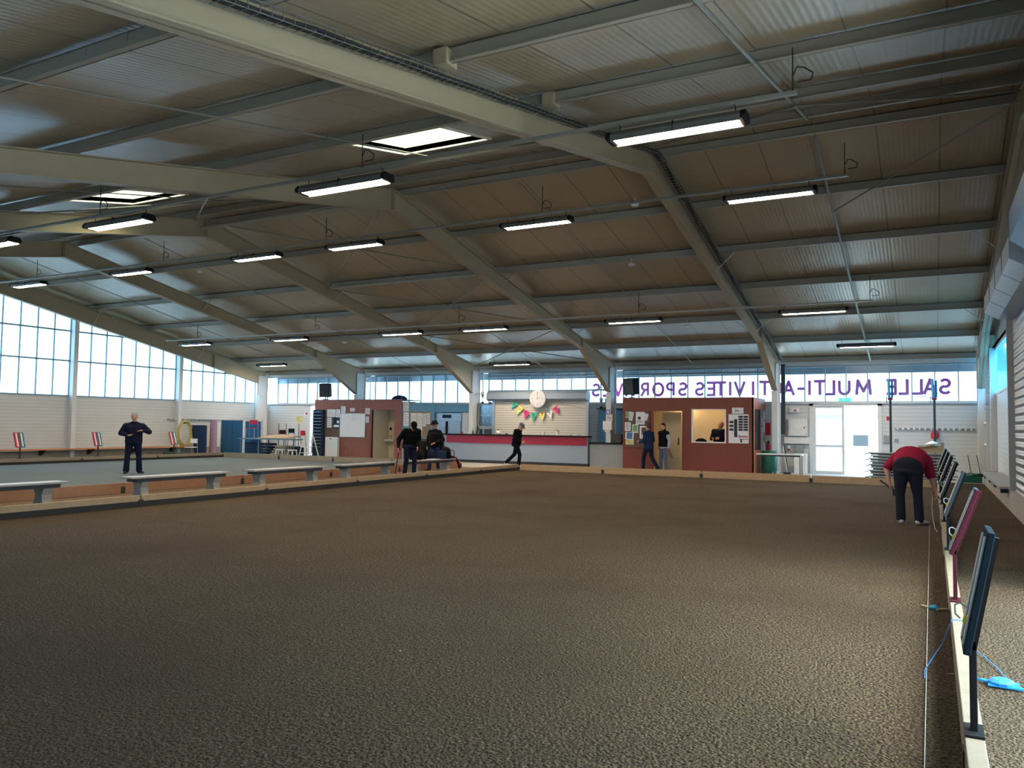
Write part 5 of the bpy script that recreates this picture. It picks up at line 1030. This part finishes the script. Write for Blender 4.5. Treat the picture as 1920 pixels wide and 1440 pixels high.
# man with cap and cane, bending a little
t, P, k = person('person in dark clothes and cap looking down, leaning on a cane by the benches', (-13.92, 19.72, 0), (.75, -.6), dict(
    pelvis=V(0, -.06, .95), chest=V(0, .08, 1.26), neck=V(0, .19, 1.4), head=V(0, .3, 1.5), look=V(0, .8, -.75),
    rsh=V(.2, .12, 1.36), lsh=V(-.2, .14, 1.35), rel=V(.36, .0, 1.1), rwr=V(.4, .12, .87), rhd=V(.05, .2, -1), rpl=V(-1, .3, 0),
    lel=V(-.22, .12, 1.08), lwr=V(-.12, .3, .9), lhd=V(.1, .6, -.7), lpl=V(1, 0, 0), rkn=V(.13, .03, .5), ran=V(.15, -.06, .09), lkn=V(-.12, .03, .5), lan=V(-.13, -.02, .09)), H=1.78, top='blk', legs='navy', cap='blk', build=1.3)
c0 = toworld(t, P['rwr']+P['rhd']*.08+V(-.02, 0, 0)); one('cane', MB().cyl((c0.x, c0.y, c0.z+.03), (c0.x-.12, c0.y-.02, .005), .014).tube([(c0.x, c0.y, c0.z+.03), (c0.x+.05, c0.y-.03, c0.z+.05), (c0.x+.1, c0.y-.06, c0.z+.03)], .014), 'maroon', 'dark walking cane held by the person in the cap', 'cane')
# man in hat
person('person in dark jacket and brimmed hat standing behind the last bench, one hand in front', (-15.15, 22.9, 0), (.15, -1), dict(
    look=V(.9, .5, -.1), rel=V(.27, -.02, 1.12), rwr=V(.28, .04, .88), lel=V(-.32, -.02, 1.12), lwr=V(-.13, .24, 1.0), lhd=V(.8, .6, -.2), lpl=V(.2, -.1, -1),
    rkn=V(.14, .03, .5), ran=V(.19, .02, .09), lkn=V(-.12, .02, .5), lan=V(-.14, -.03, .09), rtoe=V(.5, 1, 0), ltoe=V(-.3, 1, 0)), H=1.67, top='blk', legs='navy2', hat=True, build=1.3)
# man walking past the bar
person('person in black jacket and grey cap walking right past the bar', (-13.75, 26.3, .02), (1, .05), dict(
    pelvis=V(0, 0, .93), chest=V(0, .05, 1.28), neck=V(0, .1, 1.44), head=V(0, .2, 1.57), look=V(0, 1, -.45), rsh=V(.19, .06, 1.4), lsh=V(-.19, .06, 1.4),
    rel=V(.24, .07, 1.12), rwr=V(.2, .3, 1.0), rhd=V(0, 1, -.1), rpl=V(-1, 0, -.2), lel=V(-.24, -.05, 1.12), lwr=V(-.22, .1, .95), lhd=V(0, .8, -.5),
    rhip=V(.09, .01, .9), rkn=V(.1, .2, .5), ran=V(.1, .15, .09), lhip=V(-.09, -.01, .9), lkn=V(-.1, -.12, .5), lan=V(-.1, -.48, .17), ltoe=V(0, .9, -.45), rtoe=V(0, 1, 0)), H=1.7, top='blk', legs='blk', shoes='wshoe', cap='greyj', hair='hairg', build=1.25)
# couple at the kiosk door
person('person with brown hair in navy jacket and trousers striding left at the kiosk door', (-8.92, 27.25, .02), (-.75, .35), dict(
    pelvis=V(0, 0, .92), chest=V(0, .03, 1.28), look=V(.0, 1, -.1), rel=V(.22, -.03, 1.13), rwr=V(.2, .2, 1.08), rhd=V(0, .8, .2), lel=V(-.26, .0, 1.12), lwr=V(-.22, .26, 1.08), lhd=V(.1, 1, .1), lpl=V(1, 0, 0),
    rkn=V(.1, -.08, .5), ran=V(.1, -.36, .13), lkn=V(-.09, .17, .5), lan=V(-.1, .18, .09), rtoe=V(0, .9, -.3)), H=1.68, top='navy2', legs='navy', hair='hairb', build=1.1, flare=1.05)
t, P, k = person('person in black vest over light grey sleeves and grey jeans at the kiosk door', (-8.42, 27.42, .02), (-.55, -.8), dict(
    look=V(-.35, 1, -.1), rel=V(.25, -.05, 1.13), rwr=V(.2, .1, .93), lel=V(-.3, -.03, 1.14), lwr=V(-.34, .06, .88), lhd=V(-.2, .3, -1), lpl=V(1, 0, 0),
    rkn=V(.1, .05, .5), ran=V(.12, .05, .09), lkn=V(-.12, .03, .5), lan=V(-.16, -.02, .09)), H=1.7, top='lgrey', vest='blk', legs='greyj', hair='hairk', build=1.15)
c0 = toworld(t, P['lwr']+P['lhd']*.08)
bt = thing('boules_pouch', 'small patterned bag held by the person in the black vest', 'bag', tuple(c0)); MB().beam((0, 0, .04), (.16, -.03, -.3), .1, .07).build('pouch', 'pin', bt, bev=.015); MB().beam((.02, -.03, .0), (.06, -.05, -.09), .1, .03).build('band', 'inkr', bt)
# man inside the kiosk
person('bald person in dark jacket inside the kiosk, seen through the serving window', (-6.76, 28.65, .02), (-.2, -1), dict(
    head=V(-.12, .1, 1.6), neck=V(-.04, .02, 1.44), look=V(.1, 1, -.5), rel=V(.25, .05, 1.13), rwr=V(.12, .25, 1.16), rhd=V(-.5, 1, -.1), lel=V(-.25, .05, 1.13), lwr=V(-.15, .3, 1.16), lhd=V(.4, 1, -.1)), H=1.82, top='navy', legs='navy', bald=True, hair='hairg', build=1.1)
one('handbag', MB().lathe((-7.25, 28.05, 1.1), [(.2, 0), (.2, .04), (.12, .1), (.03, .12)], 14), 'blk', 'flat black bag on the sill of the kiosk serving window', 'bag', smooth=True)
one('kiosk_desk', MB().box(-7.55, -6.3, 27.98, 28.35, 1.02, 1.08), 'cream', 'pale desk shelf inside the kiosk serving window', 'shelf')
# person in red bending over the string
t, P, k = person('person in red shirt and dark trousers bending down beside the right border, seen from behind', (-.36, 15.2, 0), (.1, 1), dict(
    pelvis=V(0, -.08, .95), chest=V(.02, .26, 1.12), neck=V(.03, .44, 1.05), head=V(.05, .58, .95), look=V(.1, .3, -1), rsh=V(.24, .33, 1.06), lsh=V(-.22, .34, 1.1),
    rel=V(.31, .3, .78), rwr=V(.37, .34, .56), rhd=V(.25, .2, -1), rpl=V(-1, 0, -.3), lel=V(-.36, .22, .9), lwr=V(-.32, .16, .68), lhd=V(.15, .0, -1), lpl=V(1, .2, 0),
    rhip=V(.1, -.05, .9), rkn=V(.14, .0, .48), ran=V(.16, -.03, .08), lhip=V(-.1, -.05, .9), lkn=V(-.13, .0, .48), lan=V(-.12, -.0, .08), rtoe=V(.5, .8, 0), ltoe=V(-.3, 1, 0)), H=1.78, top='shirt', legs='charcoal', shoes='wshoe', hair='hairg', build=1.38, sleeves=False, flare=1.15, hem=-.08, waist=.09)
a = toworld(t, P['rwr']+P['rhd']*.1); one('peg', MB().cyl((a.x-.06, a.y, a.z+.05), (a.x+.12, a.y-.02, a.z-.12), .01), 'dark', 'dark thin rod in the right hand of the bending person', 'rod')
a = toworld(t, P['lwr']+P['lhd']*.1); one('hand_tool', MB().cyl((a.x-.16, a.y, a.z+.12), (a.x+.08, a.y, a.z-.06), .015).box(a.x+.04, a.x+.1, a.y-.02, a.y+.02, a.z-.14, a.z-.03), 'dark', 'dark tool in the left hand of the bending person', 'tool')
